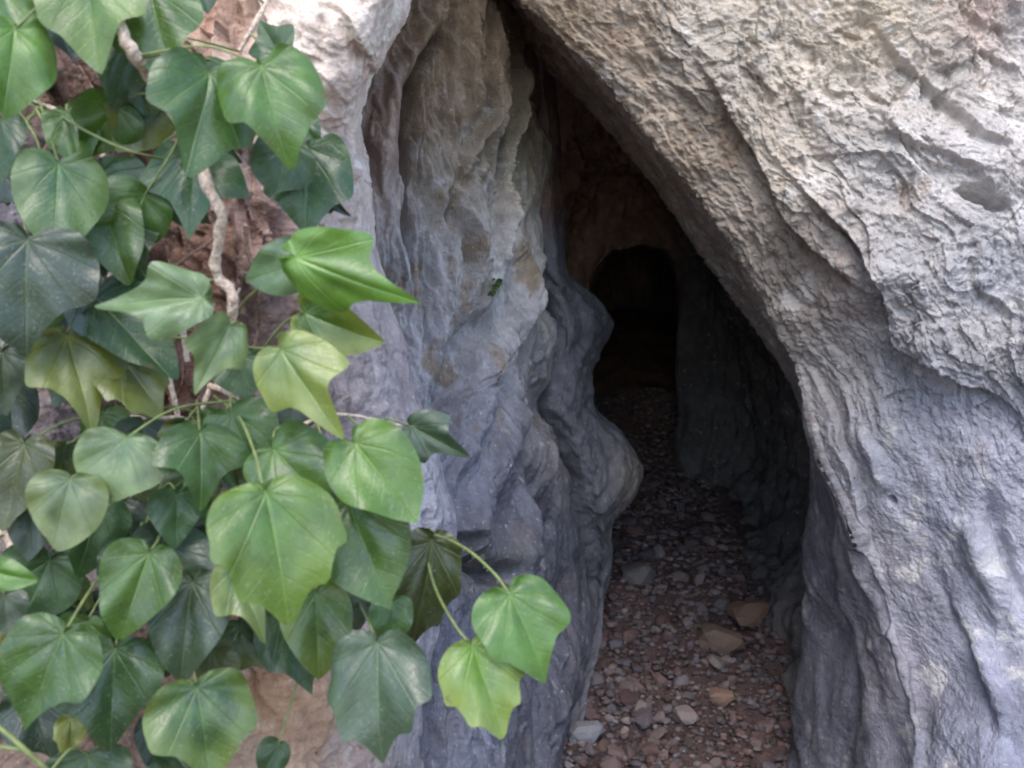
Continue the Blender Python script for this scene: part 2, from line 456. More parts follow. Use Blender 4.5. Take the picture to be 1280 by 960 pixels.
# running flutes on the lower water-worn part
fl = fbm(np.stack([q1 * 1.4, q2 * 11 + .3 * wob, 0 * q1 + 3], -1), 4, .55, 40)
h += .015 * fl * (1 - .8 * flaky) * np.clip(.7 + perlin(P * np.float32(3.5), 77), .1, 1.3)
pits = sstep(.35, .8, perlin(P * np.float32(42), 160)) * np.clip(.3 + perlin(P * np.float32(5), 161), 0, 1)
h += (.0055 * fbm(P * 24, 3, .6, 60) + .003 * fbm(P * 70, 2, .6, 80)) * (.4 + .6 * flaky) - .010 * pits * (.3 + .7 * flaky)
h += strokes(px, py, [
    ('lip', 90, .065, [(960, 175), (1005, 235), (1060, 290), (1112, 365), (1125, 425), (1160, 438), (1203, 470), (1252, 494), (1300, 528)]),
    ('lip', 60, .05, [(860, 60), (905, 130), (950, 205), (1000, 285), (1075, 355), (1110, 395)]),
    ('lip', 50, .026, [(1085, 130), (1115, 178), (1165, 190), (1205, 208), (1235, 250), (1290, 262)]),
    ('ridge', 22, .018, [(1190, 205), (1225, 222), (1275, 225), (1310, 230)]),
    ('groove', 6, .04, [(1196, 232), (1222, 250), (1262, 258)]),
    ('groove', 7, .022, [(1000, 300), (1035, 328), (1075, 357)]),
    ('groove', 5, .03, [(1128, 436), (1165, 441)]),
    ('lip_r', 40, .028, [(1000, 430), (1035, 500), (1070, 590), (1085, 690), (1135, 830), (1150, 975)]),
    ('groove', 10, .035, [(1228, 600), (1235, 632), (1252, 680), (1272, 740), (1295, 790)]),
    ('ridge', 16, .05, [(1212, 640), (1226, 700), (1250, 760), (1275, 800)]),
    ('groove', 9, .014, [(1150, 660), (1178, 745), (1220, 860), (1265, 970)]),
    ('ridge', 14, .022, [(1185, 740), (1225, 830), (1280, 940)]),
    ('ridge', 10, .02, [(1075, 520), (1100, 570), (1115, 620)]),
    ('pit', 4, .025, [(1115, 626), (1118, 629)]),
    ('groove', 9, .02, [(1030, 610), (1050, 720), (1075, 850), (1085, 970)]),
    ('lip', 40, .034, [(1075, 20), (1120, 75), (1190, 110), (1225, 165), (1290, 190)]),
    ('groove', 6, .02, [(775, 60), (800, 85), (812, 100)]),
], P)
hh = h.reshape(shape)
Gd = G + N_ * hh[..., None]
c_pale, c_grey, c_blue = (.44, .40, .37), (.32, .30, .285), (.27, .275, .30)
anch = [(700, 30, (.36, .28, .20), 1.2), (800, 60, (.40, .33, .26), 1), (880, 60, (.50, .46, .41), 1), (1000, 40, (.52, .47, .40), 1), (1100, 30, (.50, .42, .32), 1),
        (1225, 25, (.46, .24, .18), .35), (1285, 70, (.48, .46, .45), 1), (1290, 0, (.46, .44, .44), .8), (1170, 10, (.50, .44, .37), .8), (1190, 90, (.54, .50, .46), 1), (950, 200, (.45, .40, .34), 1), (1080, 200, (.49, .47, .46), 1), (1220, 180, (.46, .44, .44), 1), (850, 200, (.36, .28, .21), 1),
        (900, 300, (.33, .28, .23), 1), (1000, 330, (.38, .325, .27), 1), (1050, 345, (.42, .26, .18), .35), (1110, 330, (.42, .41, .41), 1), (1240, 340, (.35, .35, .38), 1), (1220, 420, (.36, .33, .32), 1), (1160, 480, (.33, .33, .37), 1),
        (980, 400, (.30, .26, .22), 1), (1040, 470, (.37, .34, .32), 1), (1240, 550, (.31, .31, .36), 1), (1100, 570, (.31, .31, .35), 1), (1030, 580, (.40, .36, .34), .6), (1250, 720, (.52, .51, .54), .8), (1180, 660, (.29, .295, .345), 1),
        (1090, 690, (.36, .33, .32), .7), (1040, 720, (.165, .17, .20), 1.2), (1040, 900, (.17, .175, .205), 1.2), (1130, 850, (.34, .31, .31), .7), (1200, 860, (.28, .285, .33), 1), (1260, 930, (.27, .275, .32), 1), (1010, 620, (.18, .185, .21), 1)]  # dark blue-grey anchors by the lower edge hold painted shade
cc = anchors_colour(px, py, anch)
cc *= 1 - sstep(420, 800, py)[:, None] * np.array((.15, .15, .09))  # dimmer, bluer light on the lower face, put into the colour
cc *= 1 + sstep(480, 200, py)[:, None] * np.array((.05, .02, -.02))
st = fbm(np.stack([q1 * 5, q2 * 16, P[:, 1] * 5], -1), 4, .6, 12)
cc *= (1 + .3 * st)[:, None]
rust = sstep(.45, .95, fbm(P * 7, 4, .55, 90)) * .55 * sstep(900, 300, py)
cc = cc * (1 - rust[:, None]) + np.array((.33, .22, .15)) * rust[:, None]
lime = sstep(.3, .85, fbm(P * 11, 4, .6, 50)) * .55
cc = cc * (1 - lime[:, None]) + np.array((.63, .59, .55)) * lime[:, None]
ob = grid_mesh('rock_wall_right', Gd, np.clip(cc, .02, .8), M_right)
ob['label'] = 'flaky pale grey limestone face leaning over the cave mouth'

# ---- left flowstone wall with drapery ribs
E1 = lin([(-500, 570), (0, 648), (96, 664), (188, 682), (238, 676), (267, 668), (333, 678), (375, 686), (413, 698), (470, 684), (510, 674), (560, 700), (604, 722), (668, 737), (740, 750), (800, 750), (870, 734), (922, 716), (960, 710), (1150, 690), (1400, 660)])
dE1 = lin([(-500, 2.5), (0, 2.5), (300, 2.6), (500, 2.7), (604, 2.82), (668, 2.95), (740, 3.1), (800, 3.05), (870, 2.9), (960, 2.7), (1150, 2.35), (1400, 2.0)])
low = lin([(-500, 0), (450, 0), (750, 1), (1400, 1)])
cols_L = [
    (lambda y: 300 + 0 * y, lambda y: 2.05 - .35 * low(y)),
    (lambda y: 430 + 0 * y, lambda y: 2.03 - .34 * low(y)),
    (lambda y: 505 + 0 * y, lambda y: 2.06 - .32 * low(y)),
    (lambda y: 560 + 6 * low(y), lambda y: 2.14 - .26 * low(y)),
    (lambda y: 612 + 14 * low(y), lambda y: 2.26 - .16 * low(y)),
    (lambda y: .45 * 612 + .55 * E1(y) + 5, lambda y: 2.3 * .4 + .6 * dE1(y) - .06),
    (E1, dE1),
    (off(E1, -12), off(dE1, .28)),
    (off(E1, -80), off(dE1, .8)),
    (off(E1, -240), off(dE1, 1.6)),
]
ys_L = [-700, -350, -120, 0, 60, 120, 188, 238, 267, 300, 333, 375, 413, 470, 510, 560, 604, 668, 740, 800, 870, 922, 960, 1050, 1150, 1400]
cv_L = [8, 14, 30, 44, 44, 50, 38, 22, 24, 24, 32, 30, 42, 30, 38, 34, 46, 52, 44, 50, 38, 28, 28, 16, 14]
G = build_patch(cols_L, ys_L, [10, 40, 66, 70, 66, 66, 22, 14, 8], cv_L)
N_ = grid_normals(G); N_ *= np.where((N_[..., 1].mean() > 0), -1, 1)
shape = G.shape[:2]; P = G.reshape(-1, 3); px, py = bearing(P)
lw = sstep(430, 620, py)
wob = fbm(P * 3.0, 3, off=14)
h = .035 * fbm(np.stack([P[:, 0] * 7 + .6 * wob, P[:, 1] * 3, P[:, 2] * 1.6], -1), 3, .5, 5)
h += .027 * fbm(np.stack([P[:, 0] * 21 + 1.2 * wob, P[:, 1] * 9, P[:, 2] * 1.9], -1), 3, .5, 25, True) * (1 - .35 * lw)
h += .014 * fbm(np.stack([P[:, 0] * 14, P[:, 1] * 12, P[:, 2] * 2.2], -1), 4, .55, 33) * (1 - .6 * lw)
# flowing contour steps low down
ct = (P[:, 0] * 1.0 + P[:, 1] * .45 + .10 * perlin(P * np.float32(2.5), 7) + .012 * np.sin(P[:, 2] * 17 + 2 * wob)) / .085
fr = ct - np.floor(ct)
h += .011 * np.where(fr < .7, fr / .7, (1 - fr) / .3) * lw * np.clip(.6 + perlin(P * np.float32(3), 44), 0, 1)
warp = np.stack([perlin(P * np.float32(14), 5), perlin(P * np.float32(14), 8)], -1) * .4
hc, bd = cells(np.stack([(P[:, 0] + .5 * P[:, 1]) / .022, P[:, 2] / .11], -1) + warp, 11)
h += .008 * (hc - .5) * (1 - .75 * lw)
h += .006 * fbm(P * np.array([34, 34, 14]), 3, .6, 66) * (1 - .4 * lw) + .002 * fbm(P * 80, 2, .6, 84)
h += strokes(px, py, [
    ('groove', 9, .13, [(578, -40), (573, 8), (552, 42), (519, 92), (507, 137), (509, 179), (519, 233), (521, 290), (530, 380)]),
    ('ridge', 15, .07, [(545, -60), (535, 20), (500, 95), (484, 150), (470, 260)]),
    ('lip', 30, .06, [(606, -60), (598, 60), (596, 142), (575, 205), (566, 260), (580, 330), (590, 420)]),
    ('ridge', 12, .05, [(588, -60), (584, 60), (582, 130), (570, 180)]),
    ('lip', 46, .085, [(655, -60), (648, 40), (641, 108), (637, 146), (620, 200), (618, 235), (610, 270), (598, 333), (592, 400)]),
    ('groove', 15, .10, [(668, 0), (662, 80), (656, 150), (640, 215), (626, 300), (612, 380)]),
    ('groove', 6, .05, [(594, 165), (585, 200), (567, 245), (562, 300)]),
    ('ridge', 16, .05, [(686, 120), (690, 190), (672, 260), (660, 330), (650, 400)]),
    ('groove', 10, .05, [(712, 240), (690, 290), (680, 350), (690, 400)]),
    ('groove', 7, .05, [(541, 120), (536, 220), (546, 300), (540, 420), (530, 490)]),
    ('ridge', 16, .06, [(575, 640), (590, 520), (605, 450), (650, 390), (668, 330), (672, 260)]),
    ('groove', 16, .06, [(555, 520), (580, 440), (612, 380)]),
    ('ridge', 18, .06, [(625, 820), (640, 700), (665, 600), (688, 530), (696, 440), (692, 340)]),
    ('ridge', 14, .05, [(590, 760), (600, 660), (612, 590), (640, 520), (655, 440)]),
    ('groove', 12, .06, [(662, 560), (668, 620), (690, 680)]),
    ('ridge', 9, .03, [(672, 545), (690, 570), (702, 610)]),
    ('groove', 8, .03, [(700, 640), (706, 600), (716, 590)]),
    ('groove', 15, .12, [(585, 690), (610, 712), (645, 728)]),
    ('lip_r', 30, .03, [(590, 700), (620, 735), (650, 745)]),
    ('ridge', 24, .05, [(690, 960), (690, 880), (715, 800), (700, 740)]),
    ('groove', 9, .03, [(655, 960), (662, 860), (690, 790)]),
    ('groove', 8, .025, [(728, 690), (742, 720), (744, 760)]),
], P, 4.0)
h += strokes(px, py, [('pit', 10, .16, [(585, 676), (591, 678)])])
h -= h[(py > 0) & (py < 960) & (px > 480)].mean()
h *= 1 - .55 * sstep(-40, -5, px - E1(py))
h -= .02 * sstep(-30, 0, px - E1(py))
hh = h.reshape(shape)
Gd = G + N_ * hh[..., None]
anch = [(480, 130, (.36, .27, .23), 1), (545, 20, (.33, .23, .14), 1), (480, 260, (.40, .33, .31), 1), (500, 180, (.28, .17, .13), .6), (525, 110, (.22, .15, .07), .6), (580, 60, (.25, .185, .12), 1), (620, 30, (.16, .115, .075), 1.2), (650, 60, (.11, .085, .055), 1.2), (560, 200, (.27, .24, .19), 1), (600, 230, (.33, .30, .25), 1),  # brown stain, with the overhang's shade darkened into the upper anchors
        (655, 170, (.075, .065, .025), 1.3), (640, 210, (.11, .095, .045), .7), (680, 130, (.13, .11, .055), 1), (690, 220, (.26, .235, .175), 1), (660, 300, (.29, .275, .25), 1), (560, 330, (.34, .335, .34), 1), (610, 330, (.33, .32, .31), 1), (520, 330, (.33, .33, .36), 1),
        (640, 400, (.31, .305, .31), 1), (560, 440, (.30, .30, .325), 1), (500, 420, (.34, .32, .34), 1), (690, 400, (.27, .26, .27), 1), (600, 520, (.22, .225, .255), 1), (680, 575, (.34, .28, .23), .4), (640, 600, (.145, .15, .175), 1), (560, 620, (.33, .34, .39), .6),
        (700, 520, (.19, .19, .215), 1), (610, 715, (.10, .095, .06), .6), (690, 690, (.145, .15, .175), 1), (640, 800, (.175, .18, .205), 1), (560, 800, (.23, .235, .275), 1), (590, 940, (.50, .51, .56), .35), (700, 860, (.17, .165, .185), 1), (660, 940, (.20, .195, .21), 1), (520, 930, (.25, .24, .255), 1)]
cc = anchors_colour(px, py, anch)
cc *= 1 - lw[:, None] * np.array((.37, .37, .31))  # weaker sky light low on the wall, painted as darker stone
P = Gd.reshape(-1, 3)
cc *= 1 - .22 * sstep(260, 60, py)[:, None] * sstep(500, 560, px)[:, None] * np.array((.8, 1, 1.2))  # overhang shade put into the colour of the upper ribs
cc *= (1 + .3 * fbm(np.stack([P[:, 0] * 14, P[:, 1] * 10, P[:, 2] * 3.5], -1), 4, .6, 12))[:, None]
br = sstep(.2, .8, fbm(P * 8, 4, .6, 91)) * .7 * (1 - .75 * lw)
cc = cc * (1 - br[:, None]) + np.array((.19, .135, .08)) * br[:, None]
lime = sstep(.5, .95, fbm(P * 13, 4, .6, 52)) * .5
cc = cc * (1 - lime[:, None]) + np.array((.40, .39, .40)) * lime[:, None]
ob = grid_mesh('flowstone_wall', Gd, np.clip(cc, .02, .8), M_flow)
ob['label'] = 'fluted grey flowstone wall with hanging ribs left of the cave mouth'
flow = ob
fpx, fpy = bearing(Gd.reshape(-1, 3)); Fp = Gd.reshape(-1, 3); Fn = grid_normals(Gd).reshape(-1, 3)
def on_flow(x, y):
    near = (np.abs(fpx - x) < 6) & (np.abs(fpy - y) < 6)
    k = np.flatnonzero(near); k = k[np.argmin(Fp[k][:, 1])]
    return Fp[k]

# ---- inner drapery with a wavy edge, deeper in the mouth
E2 = lin([(60, 690), (200, 700), (267, 706), (333, 704), (350, 716), (369, 740), (390, 760), (410, 766), (430, 758), (450, 743), (480, 737), (509, 742), (530, 762), (550, 784), (570, 797), (590, 801), (610, 797), (632, 782), (655, 760), (680, 758), (705, 763), (738, 757), (800, 748), (900, 730), (1050, 700)])
dE2 = lin([(60, 2.85), (300, 2.95), (420, 3.02), (588, 3.12), (661, 3.2), (740, 3.3), (800, 3.2), (900, 3.0), (1050, 2.8)])
E2s = lambda y: sum(E2(np.asarray(y, float) + k * 22.) for k in range(-4, 5)) / 9
cols_D = [
    (lambda y: E2(y) - 130, lambda y: dE2(y) - .1),
    (lambda y: E2s(y) * .3 + .7 * (E1(y) - 10), lambda y: np.maximum(dE2(y) - .32, dE1(y) + .06)),
    (lambda y: E2s(y) * .45 + E2(y) * .2 + .35 * (E1(y) - 10), lambda y: np.maximum(dE2(y) - .22, dE1(y) + .08)),
    (E2, dE2), (off(E2, -14), off(dE2, .2)), (off(E2, -70), off(dE2, .6)), (off(E2, -220), off(dE2, 1.2))]
ys_D = [40, 150, 240, 300, 333, 350, 369, 390, 410, 437, 464, 486, 509, 528, 547, 567, 588, 609, 630, 646, 661, 700, 738, 800, 900, 1050]
G = build_patch(cols_D, ys_D, [10, 34, 34, 26, 16, 10], [12, 20, 20, 20] + [12] * 16 + [20, 20, 22, 24, 16])
N_ = grid_normals(G); N_ *= np.where((N_[..., 1].mean() > 0), -1, 1)
shape = G.shape[:2]; P = G.reshape(-1, 3); px, py = bearing(P)
ct = (px - E2(py)) / 15 + .8 * perlin(P * np.float32(5), 3)
h = .007 * np.sin(ct * 2 * math.pi * .55) * sstep(-75, -20, px - E2(py)) * sstep(0, -6, px - E2(py))
h += .012 * fbm(P * 5, 3, .5, 3) + .008 * fbm(P * np.array([26, 26, 15]), 4, .6, 9)
Gd = G + N_ * h.reshape(shape)[..., None]
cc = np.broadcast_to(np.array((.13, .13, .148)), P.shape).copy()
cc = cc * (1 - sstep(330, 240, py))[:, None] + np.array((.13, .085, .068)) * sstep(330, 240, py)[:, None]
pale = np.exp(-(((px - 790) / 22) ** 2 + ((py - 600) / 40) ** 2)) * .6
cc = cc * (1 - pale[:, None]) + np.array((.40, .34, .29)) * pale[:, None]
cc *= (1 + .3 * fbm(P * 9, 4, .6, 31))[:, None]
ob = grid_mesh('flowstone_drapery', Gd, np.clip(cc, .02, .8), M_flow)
ob['label'] = 'wavy edged grey drapery of flowstone inside the cave mouth'

# ---- the passage
rings = [
    (2.75, [(560, 1150), (540, 900), (560, 600), (580, 300), (600, 120), (640, -20), (700, -30), (800, 70), (910, 210), (1030, 380), (1085, 560), (1090, 750), (1070, 950), (1040, 1150), (800, 1200)]),
    (3.05, [(640, 1050), (630, 880), (625, 640), (630, 380), (640, 220), (670, 95), (725, 80), (800, 140), (900, 250), (1000, 390), (1060, 560), (1050, 720), (1005, 880), (985, 1050), (800, 1080)]),
    (3.4, [(690, 950), (670, 800), (660, 620), (655, 400), (660, 260), (680, 165), (735, 135), (810, 190), (900, 290), (975, 420), (1020, 560), (1010, 690), (952, 800), (935, 950), (800, 980)]),
    (3.9, [(720, 850), (700, 740), (690, 600), (680, 430), (685, 310), (705, 225), (755, 190), (830, 225), (900, 315), (950, 430), (975, 550), (955, 650), (892, 720), (880, 850), (800, 880)]),
    (4.3, [(735, 800), (715, 680), (705, 580), (695, 450), (700, 350), (725, 270), (775, 240), (840, 262), (895, 330), (925, 430), (930, 530), (905, 610), (866, 660), (855, 800), (800, 830)]),
    (4.42, [(745, 750), (738, 640), (730, 540), (726, 440), (732, 366), (752, 318), (788, 300), (826, 306), (850, 332), (860, 400), (860, 480), (858, 560), (854, 620), (845, 750), (800, 780)]),
    (4.7, [(745, 750), (738, 640), (732, 540), (728, 440), (734, 370), (754, 322), (788, 304), (824, 310), (847, 336), (856, 400), (856, 480), (855, 560), (852, 620), (845, 750), (800, 780)]),
    (6.5, [(740, 700), (735, 600), (728, 520), (722, 450), (722, 380), (740, 330), (788, 305), (825, 310), (850, 335), (866, 400), (868, 470), (864, 540), (858, 600), (850, 700), (800, 720)]),
    (7.2, [(795, 480)] * 15),
]
C = np.array([[world_pt(x, y, d) for x, y in pts] for d, pts in rings])
C = np.concatenate([C[:, -1:], C, C[:, :2]], 1)             # wrap round
S = cr_axis(cr_axis(C, [40, 40, 40, 30, 20, 20, 20, 10], 0), [1] + [24] * 15 + [1], 1)
G = S[:, 1:-2]
N_ = grid_normals(G, True)
mid = G.mean(1, keepdims=True)
N_ *= np.sign(((mid - G) * N_).sum(-1).mean())
shape = G.shape[:2]; P = G.reshape(-1, 3)
h = .07 * fbm(np.stack([P[:, 0] * 4, P[:, 1] * 2.2, P[:, 2] * 1.5], -1), 3, .55, 71) + .035 * fbm(np.stack([P[:, 0] * 11, P[:, 1] * 8, P[:, 2] * 3], -1), 4, .55, 19, True) + .008 * fbm(P * 20, 3, .6, 2)
fade = np.ones(shape); fade[160:200] = .35; fade[-12:] = np.linspace(1, 0, 12)[:, None]
Gd = G + N_ * (h.reshape(shape) * fade)[..., None]
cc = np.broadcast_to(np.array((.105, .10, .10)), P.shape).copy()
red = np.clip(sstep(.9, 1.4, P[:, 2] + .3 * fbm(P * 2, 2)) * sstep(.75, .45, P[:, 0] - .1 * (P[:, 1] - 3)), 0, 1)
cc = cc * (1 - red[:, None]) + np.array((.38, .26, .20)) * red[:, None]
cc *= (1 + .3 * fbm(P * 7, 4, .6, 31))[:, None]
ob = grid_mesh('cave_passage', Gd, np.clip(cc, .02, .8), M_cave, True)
ob['label'] = 'dark narrow rock passage leading back to a low arch'

# ---- left outer wall behind the ivy
EW = lin([(-700, 700), (-200, 575), (0, 521), (67, 495), (137, 463), (200, 452), (260, 456), (350, 476), (450, 506), (540, 535), (598, 556), (653, 572), (720, 562), (800, 545), (960, 520), (1300, 500), (2200, 480)])
dEW = lin([(-700, 1.4), (0, 1.30), (120, 1.34), (220, 1.46), (400, 1.55), (600, 1.55), (800, 1.50), (960, 1.42), (1300, 1.25), (2200, 1.1)])
cols_W = [
    (lambda y: -1500 + 0 * y, lambda y: 1.0 + 0 * y), (lambda y: -700 + 0 * y, lambda y: 1.02 + 0 * y), (lambda y: -200 + 0 * y, lambda y: 1.02 + 0 * y),
    (lambda y: 40 + 0 * y, lambda y: 1.05 + 0 * y), (lambda y: 200 + 0 * y, lambda y: 1.09 + 0 * y), (lambda y: 330 + 0 * y, lambda y: 1.08 + 0 * y),
    (off(EW, -60), off(dEW, -.24)), (off(EW, -18), off(dEW, -.09)), (EW, dEW), (off(EW, -12), off(dEW, .16)), (off(EW, -60), off(dEW, .38)), (off(EW, -200), off(dEW, 1.0))]
ys_W = [-900, -500, -200, 0, 70, 140, 200, 260, 350, 450, 540, 600, 655, 720, 800, 960, 1150, 1500, 2200]
G = build_patch(cols_W, ys_W, [40, 80, 70, 60, 56, 56, 40, 26, 20, 12, 8], [10, 14, 30, 36, 36, 32, 32, 44, 48, 44, 30, 30, 34, 40, 70, 36, 20, 12])
N_ = grid_normals(G); N_ *= np.where((N_[..., 1].mean() > 0), -1, 1)
shape = G.shape[:2]; P = G.reshape(-1, 3); px, py = bearing(P)
wob = fbm(P * 5, 3, off=24)
h = .03 * fbm(P * 4, 4, .5, 81)
warp = np.stack([perlin(P * np.float32(16), 5), perlin(P * np.float32(16), 8)], -1) * .4
brown = np.clip(np.exp(-(((px - 235) / 190) ** 2 + ((py - 330) / 420) ** 2) ** 2), 0, 1)
hc, bd = cells(np.stack([P[:, 0] / .05 + P[:, 2] * 6, P[:, 2] / .09], -1) + warp, 23)
h += (.012 + .022 * brown) * (hc - .5)
hc, bd = cells(np.stack([P[:, 0] / .016 + P[:, 2] * 14, P[:, 2] / .034], -1) + warp, 29)
h += (.003 + .011 * brown) * (hc - .5)
h += .014 * fbm(np.stack([P[:, 0] * 26 + wob, P[:, 1] * 12, P[:, 2] * 7], -1), 3, .55, 2, True) * (.25 + .75 * brown)
h += .004 * fbm(P * 36, 3, .6, 7) + .0018 * fbm(P * 95, 2, .6, 8)
h += strokes(px, py, [('groove', 14, .03, [(520, 20), (490, 90), (462, 150), (452, 240)]), ('lip', 26, .02, [(455, 120), (430, 190), (425, 260), (445, 360), (470, 470)]),
                      ('groove', 9, .03, [(205, 270), (200, 330), (215, 420), (205, 500)]), ('groove', 8, .03, [(330, 260), (345, 330), (320, 400)]), ('groove', 10, .04, [(60, 90), (90, 150), (130, 170)])], P)
h *= 1 - .55 * sstep(-50, -8, px - EW(py))
Gd = G + N_ * h.reshape(shape)[..., None]
anch = [(430, 50, (.82, .66, .55), 1.8), (380, 10, (.70, .56, .47), 1.2), (470, 40, (.78, .66, .57), 1.3), (400, 180, (.80, .65, .56), 1.5), (440, 130, (.80, .66, .57), 1.2), (430, 230, (.78, .66, .59), 1.4), (455, 290, (.70, .60, .55), 1.2), (280, 30, (.36, .19, .12), 1), (100, 120, (.12, .065, .042), 1), (50, 90, (.09, .055, .04), 1), (160, 200, (.14, .075, .05), 1),
        (260, 330, (.185, .09, .06), 1.2), (340, 270, (.20, .09, .065), 1), (330, 400, (.22, .135, .11), 1), (220, 450, (.20, .085, .05), 1), (460, 380, (.32, .28, .29), 1), (400, 530, (.31, .24, .21), 1), (480, 480, (.32, .29, .31), 1), (20, 250, (.20, .19, .21), 1),
        (30, 500, (.22, .16, .15), 1), (60, 560, (.20, .18, .19), 1), (530, 610, (.30, .31, .36), 1), (560, 700, (.27, .28, .33), 1), (500, 650, (.30, .29, .32), 1), (270, 640, (.20, .105, .075), 1), (330, 860, (.44, .255, .15), 1.5), (400, 920, (.46, .275, .165), 1.5), (440, 960, (.32, .25, .22), 1),
        (300, 950, (.33, .23, .17), 1), (150, 900, (.16, .10, .08), 1), (120, 740, (.13, .10, .09), 1), (20, 800, (.12, .10, .085), 1), (540, 850, (.28, .285, .33), 1), (510, 930, (.31, .30, .32), 1)]
cc = anchors_colour(px, py, anch)
cc *= (1 + .28 * fbm(np.stack([P[:, 0] * 14, P[:, 1] * 10, P[:, 2] * 9], -1), 4, .6, 12))[:, None]
lime = sstep(.45, .95, fbm(P * 16, 4, .6, 52)) * .4
cc = cc * (1 - lime[:, None]) + np.array((.48, .42, .40)) * lime[:, None]
ob = grid_mesh('rock_wall_left', Gd, np.clip(cc, .02, .8), M_left)
ob['label'] = 'red brown and pinkish white rock wall behind the ivy'

# ------------------------------------------------------------------ the ground
def floor_z(x, y):
    rise = np.interp(y, [2.5, 2.75, 3.2, 3.65, 4.25, 4.9, 6.0, 9], [-.01, .02, .17, .30, .47, .74, 1.0, 1.3])
    return rise + .02 * np.sin(x * 5 + 1) * np.cos(y * 3)

xs = np.concatenate([np.linspace(-60, -1.4, 24)[:-1], np.linspace(-1.4, 2.2, 260), np.linspace(2.2, 60, 24)[1:]])
ysf = np.concatenate([np.linspace(-60, .5, 30)[:-1], np.linspace(.5, 2.2, 40)[:-1], np.linspace(2.2, 5, 260)[:-1], np.linspace(5, 9.5, 120)])
X, Y = np.meshgrid(xs, ysf)
Pf = np.stack([X, Y, np.zeros_like(X)], -1).reshape(-1, 3)
Zf = floor_z(X, Y) + (.035 * fbm(Pf * 4, 4, .5, 3) + .012 * fbm(Pf * 17, 3, .6, 9)).reshape(X.shape)
Gf = np.stack([X, Y, Zf], -1)
cc = np.broadcast_to(np.array((.095, .062, .058)), Pf.shape).copy() * (1 + .4 * fbm(Pf * 6, 4, .6, 5))[:, None]
deep = sstep(4.2, 4.9, Pf[:, 1])[:, None]; cc = cc * (1 - deep) + np.array((.20, .115, .08)) * deep
floor = grid_mesh('ground', Gf, np.clip(cc, .02, .6), M_floor)
floor['label'] = 'reddish brown stony earth floor of the cave'

def ground_at(x, y):
    i = np.clip(np.searchsorted(xs, x), 1, len(xs) - 1); j = np.clip(np.searchsorted(ysf, y), 1, len(ysf) - 1)
    return float(Zf[j, i])

# stones
def stone_mesh(name, seed, flat=.55):
    r = np.random.default_rng(seed)
    import bmesh
    bm = bmesh.new(); bmesh.ops.create_icosphere(bm, subdivisions=2, radius=1)
    V = np.array([v.co[:] for v in bm.verts])
    ax = np.array([1, r.uniform(.6, .9), r.uniform(.42, .8)])
    V /= (np.abs(V) ** 5).sum(1, keepdims=True) ** .2       # blocky
    dirs = r.normal(size=(13, 3)); dirs /= np.linalg.norm(dirs, axis=1)[:, None]
    for dv in dirs:                                   # broken faces
        c = r.uniform(.62, .98)
        k = V @ dv
        V -= np.maximum(k - c, 0)[:, None] * dv
    V += .06 * np.stack([perlin(V * 2.2, seed), perlin(V * 2.2, seed + 5), perlin(V * 2.2, seed + 9)], -1)
    V *= ax
    for v, c in zip(bm.verts, V): v.co = c
    me = bpy.data.meshes.new(name); bm.to_mesh(me); bm.free()
    me.materials.append(M_stone)
    return me
stone_meshes = [stone_mesh('stone', 100 + k) for k in range(14)]
stone_cols = [(.22, .15, .145), (.25, .19, .185), (.20, .17, .185), (.26, .225, .235), (.18, .115, .11), (.26, .17, .155), (.18, .16, .18), (.31, .26, .245), (.15, .115, .11)]

def floor_span(y):
    """the passage floor between its side walls at a distance y"""
    xl = np.interp(y, [2.3, 2.72, 3.2, 3.65, 4.25, 4.9], [.08, .12, .28, .34, .42, .44])
    xr = np.interp(y, [2.3, 2.72, 3.2, 3.65, 4.25, 4.9], [.84, .86, .95, .90, .88, .92])
    return xl, xr

placed = []
def put_stone(x, y, s, me=None, sink=.35, c=None, parent=floor, rot=None):
    o = bpy.data.objects.new('stone', me or random.choice(stone_meshes))
    col.objects.link(o)
    o.location = (x, y, ground_at(x, y) + s * (sink * .5 + .02))
    o.rotation_euler = rot or (random.uniform(-.8, .8), random.uniform(-.8, .8), random.uniform(0, 6.28))
    k = random.uniform(.85, 1.2)
    o.scale = (s, s * k, s)
    c = c or random.choice(stone_cols); f = random.uniform(.75, 1.25)
    f *= .66
    o.color = (c[0] * f, c[1] * f, c[2] * f, 1)
    if parent: o.parent = parent
    placed.append((x, y, s))
    return o

# a few stones that stand out, each a thing of its own
special = [
    (735, 917, 46, (.42, .42, .45), 'pale flat stone lying against the foot of the fluted wall'),
    (905, 800, 56, (.29, .21, .165), 'broad flat tan stone on the rubble by the right passage wall'),
    (940, 772, 50, (.24, .155, .115), 'flat orange brown slab tucked under the right passage wall'),
    (800, 716, 40, (.30, .28, .28), 'flat grey stone lying where the passage floor narrows'),
    (905, 868, 34, (.37, .24, .18), 'bright orange pink stone among the rubble'),
    (856, 888, 36, (.36, .30, .29), 'pinkish grey angular stone among the rubble'),
]
for sxp, syp, wpx, c, lab in special:
    d = float(np.interp(syp, [600, 700, 800, 960], [4.25, 3.65, 3.2, 2.72]))
    p = world_pt(sxp, syp, d)
    s = wpx / FPX * d * .55
    o = put_stone(p[0], p[1], s, sink=.7, c=c, parent=None, rot=(random.uniform(-.2, .2), random.uniform(-.2, .2), random.uniform(-.4, .4)))
    o.name = 'flat_stone'
    o['label'] = lab; o['category'] = 'stone'
cnt = 0; tries = 0
